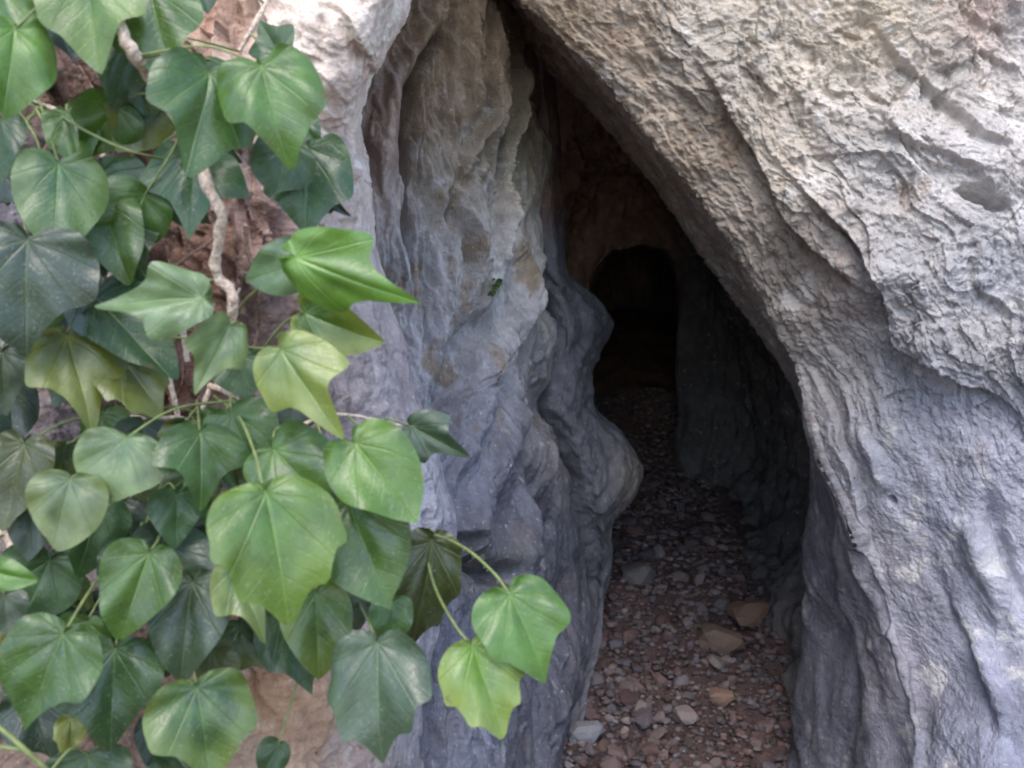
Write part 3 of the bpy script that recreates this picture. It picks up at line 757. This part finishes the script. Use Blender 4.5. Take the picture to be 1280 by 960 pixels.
while cnt < 296 and tries < 9000:
    tries += 1
    y = 2.5 + 1.8 * random.random() ** 1.3
    xl, xr = floor_span(y); x = random.uniform(xl - .03, xr + .03)
    s = random.choice([.012, .015, .018, .021, .025, .029, .036]) * random.uniform(.85, 1.2)
    if any((x - a) ** 2 + (y - b) ** 2 < (.5 * (s + r)) ** 2 for a, b, r in placed): continue
    put_stone(x, y, s); cnt += 1
# small gravel between them, one mass
gv, gf, gc = [], [], []
base = []
for k in range(6):
    me = stone_meshes[k]
    import bmesh
    bm = bmesh.new(); bmesh.ops.create_icosphere(bm, subdivisions=1, radius=1)
    V = np.array([v.co[:] for v in bm.verts]); F = np.array([[v.index for v in f.verts] for f in bm.faces]); bm.free()
    r = np.random.default_rng(k); V /= (np.abs(V) ** 5).sum(1, keepdims=True) ** .2; V *= r.uniform(.7, 1.1, (len(V), 1)); V *= np.array([1, r.uniform(.6, .9), r.uniform(.4, .7)])
    base.append((V, F))
nb = 0
for k in range(5600):
    y = 2.3 + 2.6 * rng.random() ** 1.2
    xl, xr = floor_span(y); x = rng.uniform(xl - .05, xr + .05)
    s = rng.uniform(.004, .014) if k % 4 else rng.uniform(.012, .022)
    V, F = base[k % 6]
    a = rng.uniform(0, 6.28); ca_, sa_ = math.cos(a), math.sin(a)
    W = V * s
    W = np.stack([W[:, 0] * ca_ - W[:, 1] * sa_, W[:, 0] * sa_ + W[:, 1] * ca_, W[:, 2]], -1) + (x, y, ground_at(x, y) + s * .25)
    gv.append(W); gf.append(F + nb); nb += len(V)
    gc.append(np.broadcast_to(np.array(stone_cols[int(rng.integers(len(stone_cols)))]) * rng.uniform(.45, 1.0), W.shape))
gr = quad_mesh('gravel', np.concatenate(gv), np.concatenate(gf), np.concatenate(gc), M_floor, 'stuff', False)
gr['label'] = 'fine reddish gravel strewn between the stones'; gr['category'] = 'gravel'

# ------------------------------------------------------------------ ivy
def tube(name, pts, radii, mat, parent=None, sides=7, sub=5, rough=0.0):
    pts = np.asarray(pts, float)
    if len(pts) > 2:
        P_ = cr_axis(pts[:, None, :], [sub] * (len(pts) - 1), 0)[:, 0]
    else:
        P_ = np.linspace(pts[0], pts[1], sub + 1)
    n = len(P_)
    rad = np.interp(np.linspace(0, 1, n), np.linspace(0, 1, len(radii)), radii)
    T = np.gradient(P_, axis=0); T /= np.linalg.norm(T, axis=1)[:, None]
    up = np.array([.3, -.9, .2])
    U = np.cross(T, up); U /= np.maximum(np.linalg.norm(U, axis=1)[:, None], 1e-6); W = np.cross(T, U)
    a = np.arange(sides) / sides * 2 * math.pi
    V = P_[:, None] + (np.cos(a)[None, :, None] * U[:, None] + np.sin(a)[None, :, None] * W[:, None]) * rad[:, None, None]
    if rough: V += (rough * perlin(V.reshape(-1, 3) * np.float32(120), 4)).reshape(n, sides, 1) * (V - P_[:, None]) / rad[:, None, None]
    idx = np.arange(n * sides).reshape(n, sides); idx = np.concatenate([idx, idx[:, :1]], 1)
    q = np.stack([idx[:-1, :-1], idx[1:, :-1], idx[1:, 1:], idx[:-1, 1:]], -1).reshape(-1, 4)
    V = V.reshape(-1, 3)
    V = np.concatenate([V, P_[:1], P_[-1:]])
    o = quad_mesh(name, V, q, None, mat, None)
    if parent: o.parent = parent
    return o

KEY = {  # outline radius against angle from the tip, in leaf lengths
    'heart': [(0, 1), (6, .93), (16, .85), (32, .76), (52, .685), (72, .595), (88, .51), (104, .39), (122, .25), (145, .13), (180, .04)],
    'lobed': [(0, 1), (7, .88), (18, .77), (30, .71), (42, .755), (50, .775), (57, .70), (74, .61), (88, .53), (102, .42), (120, .25), (145, .13), (180, .04)],
    'three': [(0, 1), (9, .80), (22, .63), (36, .61), (50, .72), (57, .80), (64, .69), (80, .53), (96, .40), (118, .22), (145, .12), (180, .04)],
    'toothed': [(0, 1), (5, .91), (13, .82), (22, .80), (28, .90), (33, .78), (46, .70), (54, .80), (60, .67), (76, .58), (90, .46), (104, .33), (122, .19), (148, .10), (180, .04)],
    'round': [(0, .98), (10, .91), (25, .82), (45, .72), (66, .60), (86, .48), (104, .34), (124, .19), (150, .10), (180, .04)],
}
COLS = {'D': (.032, .082, .020), 'M': (.078, .172, .022), 'B': (.122, .255, .030), 'P': (.160, .250, .105), 'Y': (.125, .155, .024), 'G': (.072, .118, .060), 'K': (.016, .040, .018), 'L': (.16, .26, .06)}

def leaf(parent, J, T, w, shape='heart', c='M', d=.82, tilt=.25, roll=0.0, yel=0.0, fold=.25, droop=.15, bright=1.0, seed=None):
    seed = seed if seed is not None else int(abs(J[0] * 7 + J[1] * 13 + T[0])) % 997
    r = np.random.default_rng(seed)
    Jw = world_pt(J[0], J[1], d)
    Lpx = math.hypot(T[0] - J[0], T[1] - J[1])
    Lm = Lpx / FPX * d
    Tw = world_pt(T[0], T[1], d - tilt * Lm)          # tilt > 0: tip comes forward
    ax = Tw - Jw; L = np.linalg.norm(ax); ax /= L
    view = Jw - np.array([0, 0, CAM_H]); view /= np.linalg.norm(view)
    nrm = -view - (-view @ ax) * ax; nrm /= np.linalg.norm(nrm)
    side = np.cross(nrm, ax)
    roll = roll + r.uniform(-20, 20)
    cr_, sr_ = math.cos(R(roll)), math.sin(R(roll))
    side, nrm = side * cr_ + nrm * sr_, nrm * cr_ - side * sr_
    key = KEY[shape]
    ka, kr = zip(*key)
    ns, nr = 96, 9
    th = np.linspace(-180, 180, ns, endpoint=False)
    asym = 1 + r.uniform(-.07, .07) * np.sign(th) + .035 * np.sin(np.radians(th) * r.integers(3, 6) + r.uniform(0, 6))
    rad = np.interp(np.abs(th), ka, kr) * asym
    rad = .25 * np.roll(rad, 1) + .5 * rad + .25 * np.roll(rad, -1)
    rad[np.argmin(abs(th))] = .985
    tr = np.radians(th)
    wmax = (rad * np.sin(tr)).max() - (rad * np.sin(tr)).min()
    wfac = 1.07 * (w / FPX * d) / (wmax * L)
    s = np.linspace(0, 1, nr + 1)[1:] ** .85
    X = (s[:, None] * rad[None] * np.cos(tr)[None]).ravel()
    Y = (s[:, None] * rad[None] * np.sin(tr)[None]).ravel()
    edge = np.repeat(s, ns)
    X = np.append(X, 0); Y = np.append(Y, 0); edge = np.append(edge, 0)
    # relief: trough along the midrib, drooping tip and lobes, wavy margin, quilting between veins
    a2 = np.arctan2(Y, X); rr = np.hypot(X, Y)
    Z = 1.5 * fold * (np.abs(Y) ** 1.25) * (1 - .9 * np.abs(Y)) * r.uniform(.6, 1.2)
    Z -= droop * np.clip(X, 0, 1.2) ** 2.2 + droop * .9 * np.abs(Y) ** 2.4 * 1.6
    Z += .05 * edge ** 2 * np.sin(a2 * r.integers(3, 6) + r.uniform(0, 6)) + .02 * edge ** 3 * np.sin(a2 * r.integers(7, 11) + r.uniform(0, 6))
    Z += .018 * np.cos(a2 / R(36) * 2 * math.pi) * -1 * rr * (1 - rr)
    Z += .055 * perlin(np.stack([X * 2.3, Y * 2.5, X * 0 + seed], -1))
    V = Jw + (X[:, None] * ax + (Y * wfac)[:, None] * side + Z[:, None] * nrm) * L
    idx = np.arange(nr * ns).reshape(nr, ns); idx = np.concatenate([idx, idx[:, :1]], 1)
    q = np.stack([idx[:-1, :-1], idx[1:, :-1], idx[1:, 1:], idx[:-1, 1:]], -1).reshape(-1, 4)
    tri = np.stack([idx[0, :-1], idx[0, 1:], np.full(ns, nr * ns), np.full(ns, nr * ns)], -1)[:, :3]
    me = bpy.data.meshes.new('leaf')
    me.from_pydata((V - Jw).tolist(), [], q.tolist() + tri.tolist())
    me.polygons.foreach_set('use_smooth', np.ones(len(me.polygons), bool))
    at = me.attributes.new('leaf_place', 'FLOAT_VECTOR', 'POINT')
    at.data.foreach_set('vector', np.stack([X, Y * wfac, edge], -1).astype(np.float32).ravel())
    me.materials.append(M_leaf)
    o = bpy.data.objects.new('leaf', me); col.objects.link(o)
    o.location = Jw
    cb = COLS[c]; f = .79 * bright * r.uniform(.88, 1.12); g = r.uniform(-.05, .05)
    o.color = (cb[0] * f * (1 + 2 * g), cb[1] * f, cb[2] * f, 1)
    o['yellowing'] = float(yel)
    o.parent = parent
    return o, Jw, ax, nrm

def stalk(leaf_o, pts_px, r0=.0016, r1=.0011, mat=None):
    """a leaf's stalk, a part of that leaf"""
    pts = np.array([world_pt(*p) for p in pts_px])
    o = tube('stalk', pts - np.array(leaf_o.location), [r0, r1], mat or M_stalk, None, 6, 5)
    o.parent = leaf_o
    return o

STEM = []
def auto_stalk(leaf_o, Jw, ax, nrm, to_px, d_to):
    end = world_pt(to_px[0], to_px[1], 1.06)
    if STEM:
        S_ = np.concatenate(STEM)
        dist = np.linalg.norm(S_ - Jw, axis=1) + .6 * np.maximum(Jw[2] - S_[:, 2], 0) + .8 * np.maximum((S_ - Jw) @ nrm, 0)
        k = int(np.argmin(dist))
        if dist[k] < .16: end = S_[k]
    m = (Jw * .6 + end * .4) - ax * .012 + nrm * .006
    pts = np.array([end, m, Jw - nrm * .0005]) - np.array(leaf_o.location)
    o = tube('stalk', pts, [.0014, .001], M_stalk, None, 6, 5)
    o.parent = leaf_o

def vine(label, base_px, d):
    e = bpy.data.objects.new('ivy_vine', None); col.objects.link(e)
    e.empty_display_size = .05
    e['label'] = label; e['category'] = 'ivy'; e['group'] = 'ivy vines climbing the left wall'
    return e

def stem(parent, pts, r0, r1, mat=None, rough=.0009):
    STEM.append(cr_axis(np.array([world_pt(*p) for p in pts])[:, None, :], [8] * (len(pts) - 1), 0)[:, 0])
    o = tube('stem', np.array([world_pt(*p) for p in pts]), [r0, r1], mat or M_bark, parent, 9, 8, rough)
    return o

def put(v, J, T, w, shape='heart', c='M', d=.84, stalk_px=None, to=None, **k):
    o, Jw, ax, nrm = leaf(v, J, T, w, shape, c, d, **k)
    if stalk_px: stalk(o, stalk_px + [(J[0], J[1], d)])
    else:
        if to is None: to = (J[0] + random.uniform(-30, 30), J[1] - random.uniform(10, 45))
        auto_stalk(o, Jw, ax, nrm, to, min(d + .12, 1.02))
    return o

# --- vine 1: the woody main stem in the upper part
v1 = vine('ivy vine on a pale knotty woody stem over the red brown rock', None, None)
stem(v1, [(110, -60, .84), (138, 5, .81), (152, 40, .80), (170, 70, .81), (189, 97, .845), (225, 155, .87), (252, 208, .855), (263, 240, .855), (277, 270, .865), (272, 305, .885), (270, 335, .90), (276, 352, .905), (290, 364, .905), (291, 385, .91), (290, 412, .93), (300, 450, .97)], .0062, .005, None, .0024)
stem(v1, [(292, 372, .955), (296, 368, .95), (300, 360, .948)], .003, .0012)
stem(v1, [(226, 400, .99), (231, 430, .985), (234, 452, .985)], .0035, .003)
stem(v1, [(340, -20, .98), (328, 12, .975), (314, 38, .975), (300, 64, .98)], .003, .0026)
put(v1, (262, 92), (240, 213), 136, 'lobed', 'M', .80, tilt=.3, bright=.75, fold=.45, droop=.22, to=(215, 105))
put(v1, (327, 83), (352, 191), 122, 'lobed', 'B', .79, tilt=.3, bright=.8, droop=.3, to=(262, 70))
put(v1, (348, 66), (322, 22), 62, 'three', 'D', .95, tilt=0, bright=1.3, to=(300, 60))
put(v1, (360, 182), (345, 244), 76, 'round', 'D', .86, bright=1.1, to=(310, 150))
put(v1, (385, 185), (378, 298), 104, 'lobed', 'D', .89, bright=1.2, to=(330, 170))
put(v1, (378, 150), (396, 184), 34, 'heart', 'D', .9, bright=1.2)
put(v1, (405, 245), (436, 270), 26, 'three', 'K', .92)
put(v1, (245, 194), (232, 296), 124, 'three', 'D', .885, bright=1.35, to=(252, 205))
put(v1, (192, 118), (148, 190), 82, 'heart', 'K', .9, yel=.7, bright=1.2)
put(v1, (168, 30), (146, 132), 78, 'heart', 'D', .87, to=(150, 20))
put(v1, (185, -18), (214, 98), 112, 'lobed', 'M', .83, bright=.8, to=(160, -30))
put(v1, (108, -34), (121, 80), 120, 'lobed', 'M', .80, bright=1.15, yel=.3, to=(100, -60))
put(v1, (250, -24), (258, 14), 46, 'heart', 'D', .9)
put(v1, (70, -10), (40, 60), 70, 'heart', 'K', .9)
put(v1, (62, 10), (90, 70), 60, 'heart', 'K', .93)

def creepers(v, x0, x1, y0, y1, n, seed):
    r = np.random.default_rng(seed)
    for k in range(n):                       # old thin runners clinging to the rock
        x, y = r.uniform(x0, x1), r.uniform(y0, y1); a = r.uniform(.9, 2.2); pts = []
        for q in range(6):
            pts.append((x, y, 1.035 - .02 * r.random() - .03 * (q in (2, 3))))
            a += r.uniform(-.5, .5); x += 32 * math.cos(a); y += 32 * math.sin(a)
        stem(v, pts, .0022 * r.uniform(.7, 1.3), .0012, M_old)
creepers(v1, 190, 330, 230, 420, 8, 1)
# --- vine 2: the left edge, upper
v2 = vine('ivy vine with big dull dark leaves beside the broken dark rock', None, None)
stem(v2, [(-60, 60, .97), (-10, 100, .965), (40, 128, .96), (90, 150, .965), (140, 215, .97), (150, 300, .975), (120, 400, .98)], .0042, .003)
put(v2, (0, -22), (50, 46), 78, 'lobed', 'M', .80, bright=1.3, to=(-30, -40))
put(v2, (18, 36), (8, 140), 94, 'heart', 'B', .78, bright=.85, fold=.35, to=(40, 0))
put(v2, (0, 148), (-4, 220), 58, 'heart', 'D', .87)
put(v2, (5, 218), (30, 250), 60, 'round', 'K', .92)
put(v2, (73, 205), (66, 318), 104, 'heart', 'D', .82, bright=1.7, yel=.25, fold=.1, stalk_px=[(49, 126, .95), (62, 165, .9)])
put(v2, (118, 222), (178, 345), 120, 'heart', 'D', .89, bright=1.15, to=(95, 175))
put(v2, (128, 252), (158, 348), 78, 'heart', 'M', .865, bright=.75, fold=.4, to=(100, 200))
put(v2, (34, 300), (28, 446), 168, 'lobed', 'G', .80, bright=.62, tilt=.15, to=(20, 250))
put(v2, (96, 308), (112, 392), 62, 'heart', 'G', .86, bright=.5)
put(v2, (118, 372), (212, 462), 92, 'heart', 'D', .87, bright=1.0, to=(130, 340))
put(v2, (84, 420), (122, 541), 116, 'three', 'Y', .85, bright=.95, yel=.4, droop=.25, to=(100, 380))
put(v2, (30, 380), (60, 470), 80, 'heart', 'K', .94)
for a, b in (((24, 140), (53, 199)), ((96, 168), (99, 205)), ((36, 120), (76, 212))):
    tube('stalk', np.array([world_pt(a[0], a[1], .95), world_pt((a[0] + b[0]) / 2 + 5, (a[1] + b[1]) / 2, .9), world_pt(b[0], b[1], .86)]), [.0015, .0012], M_stalk, v2, 6, 5)
tube('stalk', np.array([world_pt(65, 138, .9), world_pt(110, 165, .86), world_pt(160, 188, .85), world_pt(207, 199, .88)]), [.0016, .0013], M_stalk, v2, 6, 6)

creepers(v2, 20, 170, 80, 420, 9, 2)
# --- vine 3: the pale young leaves in the middle
v3 = vine('young ivy shoot with pale yellow green pointed leaves on thin reddish stems', None, None)
stem(v3, [(262, 482, .95), (285, 490, .93), (310, 512, .92), (337, 528, .925), (365, 545, .93), (380, 556, .935)], .0034, .0022)
stem(v3, [(361, 545, .93), (385, 528, .925), (410, 519, .93), (445, 520, .95), (500, 532, 1.0)], .0024, .0015)
stem(v3, [(142, 520, .99), (190, 523, .97), (227, 523, .955), (246, 536, .95), (262, 482, .955)][:4], .0028, .0024)
stem(v3, [(246, 540, .95), (252, 515, .945), (262, 484, .95)], .003, .0026)
stem(v3, [(205, 450, .99), (213, 480, .98), (222, 520, .97), (222, 560, .97)], .003, .0026)
stem(v3, [(290, 455, .965), (300, 466, .95), (313, 463, .945)], .0026, .002)
put(v3, (252, 372), (110, 378), 90, 'three', 'P', .80, tilt=.1, bright=1.0, fold=.35, droop=.1, stalk_px=[(285, 410, .95), (272, 395, .88)])
put(v3, (287, 408), (246, 496), 74, 'three', 'P', .82, bright=1.0, yel=.3, stalk_px=[(300, 440, .95), (302, 422, .88)])
put(v3, (376, 328), (302, 352), 66, 'heart', 'P', .87, tilt=0, bright=.85, stalk_px=[(295, 395, .955), (310, 372, .92), (345, 345, .89)])
put(v3, (370, 322), (517, 386), 104, 'three', 'B', .78, tilt=.15, bright=.98, fold=.1, droop=.3, stalk_px=[(378, 295, .95), (374, 308, .86)])
put(v3, (382, 392), (474, 432), 72, 'heart', 'M', .87, bright=.9, yel=.8, stalk_px=[(313, 463, .945), (330, 435, .92), (357, 402, .89)])
put(v3, (352, 438), (424, 549), 108, 'three', 'L', .79, tilt=.2, bright=.9, yel=.6, stalk_px=[(308, 434, .94), (330, 436, .86)])
put(v3, (300, 445), (310, 497), 76, 'heart', 'D', .92, bright=1.2)
put(v3, (372, 478), (362, 545), 78, 'round', 'G', .93, bright=.55)
put(v3, (290, 517), (318, 592), 92, 'lobed', 'M', .87, bright=.65, to=(310, 512))

# --- vine 4: middle band of glossy leaves
v4 = vine('ivy vine with the largest bright green leaf hanging on a long curved stalk', None, None)
stem(v4, [(337, 528, .94), (365, 570, .955), (400, 640, .96), (420, 690, .965), (400, 740, .97)], .003, .0024)
put(v4, (250, 541), (255, 638), 112, 'three', 'M', .835, bright=.75, stalk_px=[(246, 500, .95), (248, 520, .88)])
put(v4, (332, 616), (368, 781), 158, 'toothed', 'B', .755, tilt=.25, bright=.82, fold=.3, droop=.22, yel=.25, stalk_px=[(268, 495, .94), (298, 520, .87), (318, 565, .80), (326, 598, .765)])
put(v4, (292, 712), (336, 801), 78, 'three', 'P', .83, bright=.95, yel=.6)
put(v4, (342, 562), (418, 640), 104, 'lobed', 'M', .82, bright=.9, to=(337, 530))
put(v4, (444, 554), (524, 652), 104, 'heart', 'B', .80, bright=.75, fold=.3, stalk_px=[(400, 562, .93), (422, 556, .85)])
put(v4, (515, 533), (587, 573), 64, 'three', 'G', .96, bright=.8, tilt=0, to=(495, 530))
put(v4, (436, 628), (487, 764), 120, 'heart', 'M', .82, bright=.75, fold=.4, to=(410, 600))
put(v4, (425, 603), (450, 632), 40, 'heart', 'K', .9)
put(v4, (428, 724), (456, 782), 74, 'round', 'Y', .88, bright=.5)
put(v4, (395, 742), (398, 852), 84, 'heart', 'M', .85, bright=.7, fold=.35, yel=.3)
put(v4, (472, 804), (470, 960), 128, 'toothed', 'G', .79, bright=.9, tilt=.3, fold=.2, stalk_px=[(440, 735, .93), (455, 765, .85)])
put(v4, (490, 752), (492, 810), 52, 'heart', 'M', .86, bright=.9)
put(v4, (352, 772), (392, 868), 76, 'lobed', 'D', .91, bright=.9)
put(v4, (300, 782), (346, 838), 70, 'lobed', 'D', .93, bright=.9, yel=.3)

# --- vine 5: the hanging shoot on the right
v5 = vine('hanging ivy shoot with two small bright leaves on long arching stalks before the grey flowstone', None, None)
stem(v5, [(470, 640, .98), (500, 662, .95), (524, 676, .92)], .0024, .0018)
put(v5, (637, 743), (690, 852), 110, 'lobed', 'B', .80, bright=.85, tilt=.3, droop=.2, stalk_px=[(519, 671, .92), (540, 668, .90), (581, 685, .85), (618, 717, .815)])
put(v5, (591, 809), (632, 924), 102, 'toothed', 'B', .79, bright=1.05, yel=.6, tilt=.3, droop=.15, stalk_px=[(530, 683, .92), (544, 735, .87), (568, 780, .815)])
put(v5, (540, 676), (520, 821), 88, 'toothed', 'Y', .90, bright=.42, tilt=.1, to=(522, 672))

# --- vine 6: lower left mass
v6 = vine('low ivy vine of crowded dark and greyish leaves, one patched yellow, over shaded brown rock', None, None)
stem(v6, [(198, 590, .96), (194, 620, .95), (189, 645, .945), (192, 670, .945), (194, 700, .95), (205, 770, .96)], .0042, .0034, None, .0015)
stem(v6, [(-20, 640, .9), (2, 662, .9), (15, 685, .9), (20, 720, .9), (22, 745, .9), (30, 775, .91)], .0044, .0036, None, .0015)
stem(v6, [(-20, 900, .78), (0, 910, .78), (29, 935, .78), (62, 965, .79)], .0024, .0022, M_stalk, 0)
stem(v6, [(-20, 932, .79), (5, 934, .785), (30, 937, .785)], .0018, .0018, M_stalk, 0)
stem(v6, [(205, 600, .94), (185, 650, .91), (170, 690, .93), (172, 720, .95)], .002, .0018, M_stalk, 0)
creepers(v6, 20, 260, 560, 860, 10, 3)
put(v6, (156, 548), (130, 628), 106, 'round', 'P', .82, bright=.78, tilt=.3, yel=.25, to=(200, 530))
put(v6, (88, 599), (64, 686), 90, 'round', 'P', .80, bright=.72, yel=.3, to=(93, 545))
put(v6, (30, 555), (6, 664), 84, 'heart', 'Y', .85, bright=.5)
put(v6, (180, 528), (176, 582), 66, 'round', 'G', .9, bright=.55)
put(v6, (221, 618), (222, 684), 62, 'heart', 'D', .86, bright=1.3, to=(210, 600))
put(v6, (122, 630), (100, 722), 78, 'heart', 'D', .88, bright=1.2)
put(v6, (40, 632), (38, 700), 52, 'heart', 'G', .87, bright=.6)
put(v6, (62, 700), (20, 792), 96, 'heart', 'D', .89, bright=1.3)
put(v6, (-24, 712), (44, 727), 42, 'heart', 'B', .80, tilt=0, bright=1.0)
put(v6, (5, 745), (8, 795), 50, 'heart', 'G', .85, bright=.7)
put(v6, (186, 692), (146, 802), 94, 'heart', 'M', .81, bright=.8, fold=.4, stalk_px=[(196, 640, .94), (200, 668, .86)])
put(v6, (208, 684), (264, 752), 82, 'heart', 'G', .87, bright=.85)
put(v6, (240, 728), (222, 858), 90, 'heart', 'G', .84, bright=.8, stalk_px=[(205, 690, .94), (224, 706, .88)])
put(v6, (79, 793), (20, 917), 120, 'lobed', 'M', .765, bright=.72, stalk_px=[(187, 658, .94), (142, 700, .87), (112, 739, .82)])
put(v6, (144, 812), (135, 943), 120, 'lobed', 'D', .825, bright=1.2, fold=.35, to=(160, 760))
put(v6, (246, 860), (268, 985), 124, 'lobed', 'D', .79, bright=1.5, yel=.32, fold=.3, to=(235, 810))
put(v6, (265, 813), (290, 868), 52, 'heart', 'Y', .87, bright=.7)
put(v6, (195, 900), (205, 965), 50, 'heart', 'K', .88)
put(v6, (110, 944), (112, 1020), 100, 'lobed', 'D', .82)
put(v6, (348, 930), (325, 975), 40, 'heart', 'D', .9)
put(v6, (150, 620), (172, 690), 70, 'heart', 'K', .93)
put(v6, (100, 760), (140, 840), 90, 'heart', 'K', .93)
put(v6, (230, 780), (210, 850), 70, 'heart', 'K', .93)
put(v6, (40, 870), (60, 950), 90, 'heart', 'K', .92)
put(v6, (250, 690), (275, 760), 70, 'heart', 'D', .9)
put(v6, (330, 740), (320, 800), 70, 'heart', 'K', .92)
put(v6, (10, 480), (20, 560), 60, 'heart', 'K', .96)
put(v6, (240, 590), (225, 640), 60, 'heart', 'D', .92)

fill = np.random.default_rng(21)
for v, n, (x0, x1, y0, y1) in ((v6, 22, (-10, 300, 520, 930)), (v2, 9, (-10, 190, 20, 470)), (v4, 9, (230, 500, 560, 800)), (v1, 4, (180, 330, 60, 250))):
    for k in range(n):
        x, y = fill.uniform(x0, x1), fill.uniform(y0, y1)
        L_ = fill.uniform(48, 92); a = fill.normal(0, .55)
        put(v, (x, y), (x + L_ * math.sin(a), y + L_ * math.cos(a)), L_ * fill.uniform(.75, 1.05), ['lobed', 'toothed', 'heart', 'three'][k % 4], ['M', 'D', 'M', 'G', 'D', 'Y'][k % 6],
            fill.uniform(.87, .94), bright=fill.uniform(.6, 1.0), tilt=fill.uniform(-.1, .5), roll=fill.uniform(-30, 30), fold=fill.uniform(.15, .5), yel=float(fill.random() < .25) * .5)
# ------------------------------------------------------------------ small things on the flowstone
mv, mf = [], []
r = np.random.default_rng(4)
for k in range(60):
    t_ = r.random()
    p = on_flow(612 + 14 * t_ + r.uniform(-4, 4), 374 - 28 * t_ + r.uniform(-4, 4)) + np.array([0, -.002, 0])
    a = r.uniform(0, 6.28); L_ = r.uniform(.006, .013)
    u = np.array([math.cos(a), -.7, math.sin(a)]); u /= np.linalg.norm(u); w_ = np.cross(u, (0, 1, .3)); w_ *= .32 / np.linalg.norm(w_)
    n0 = len(mv)
    mv += [p, p + (u * .5 + w_) * L_, p + u * L_ + np.array([0, 0, -.2]) * L_, p + (u * .5 - w_) * L_]
    mf.append([n0, n0 + 1, n0 + 2, n0 + 3])
ms_ = quad_mesh('moss_tuft', np.array(mv), np.array(mf), None, M_moss, None)
ms_['label'] = 'tiny green moss tuft growing on the fluted grey flowstone'; ms_['category'] = 'moss'
for k in range(9):
    p = on_flow(592 + k * 6 + r.uniform(-3, 3), 700 + k * 3.6 + r.uniform(-6, 6))
    o = bpy.data.objects.new('pebble', random.choice(stone_meshes)); col.objects.link(o)
    s_ = r.uniform(.006, .013); o.scale = (s_, s_, s_); o.location = p + np.array([0, -s_ * .4, 0])
    o.rotation_euler = tuple(r.uniform(0, 3, 3)); o.color = (.2, .18, .15, 1); o.parent = flow
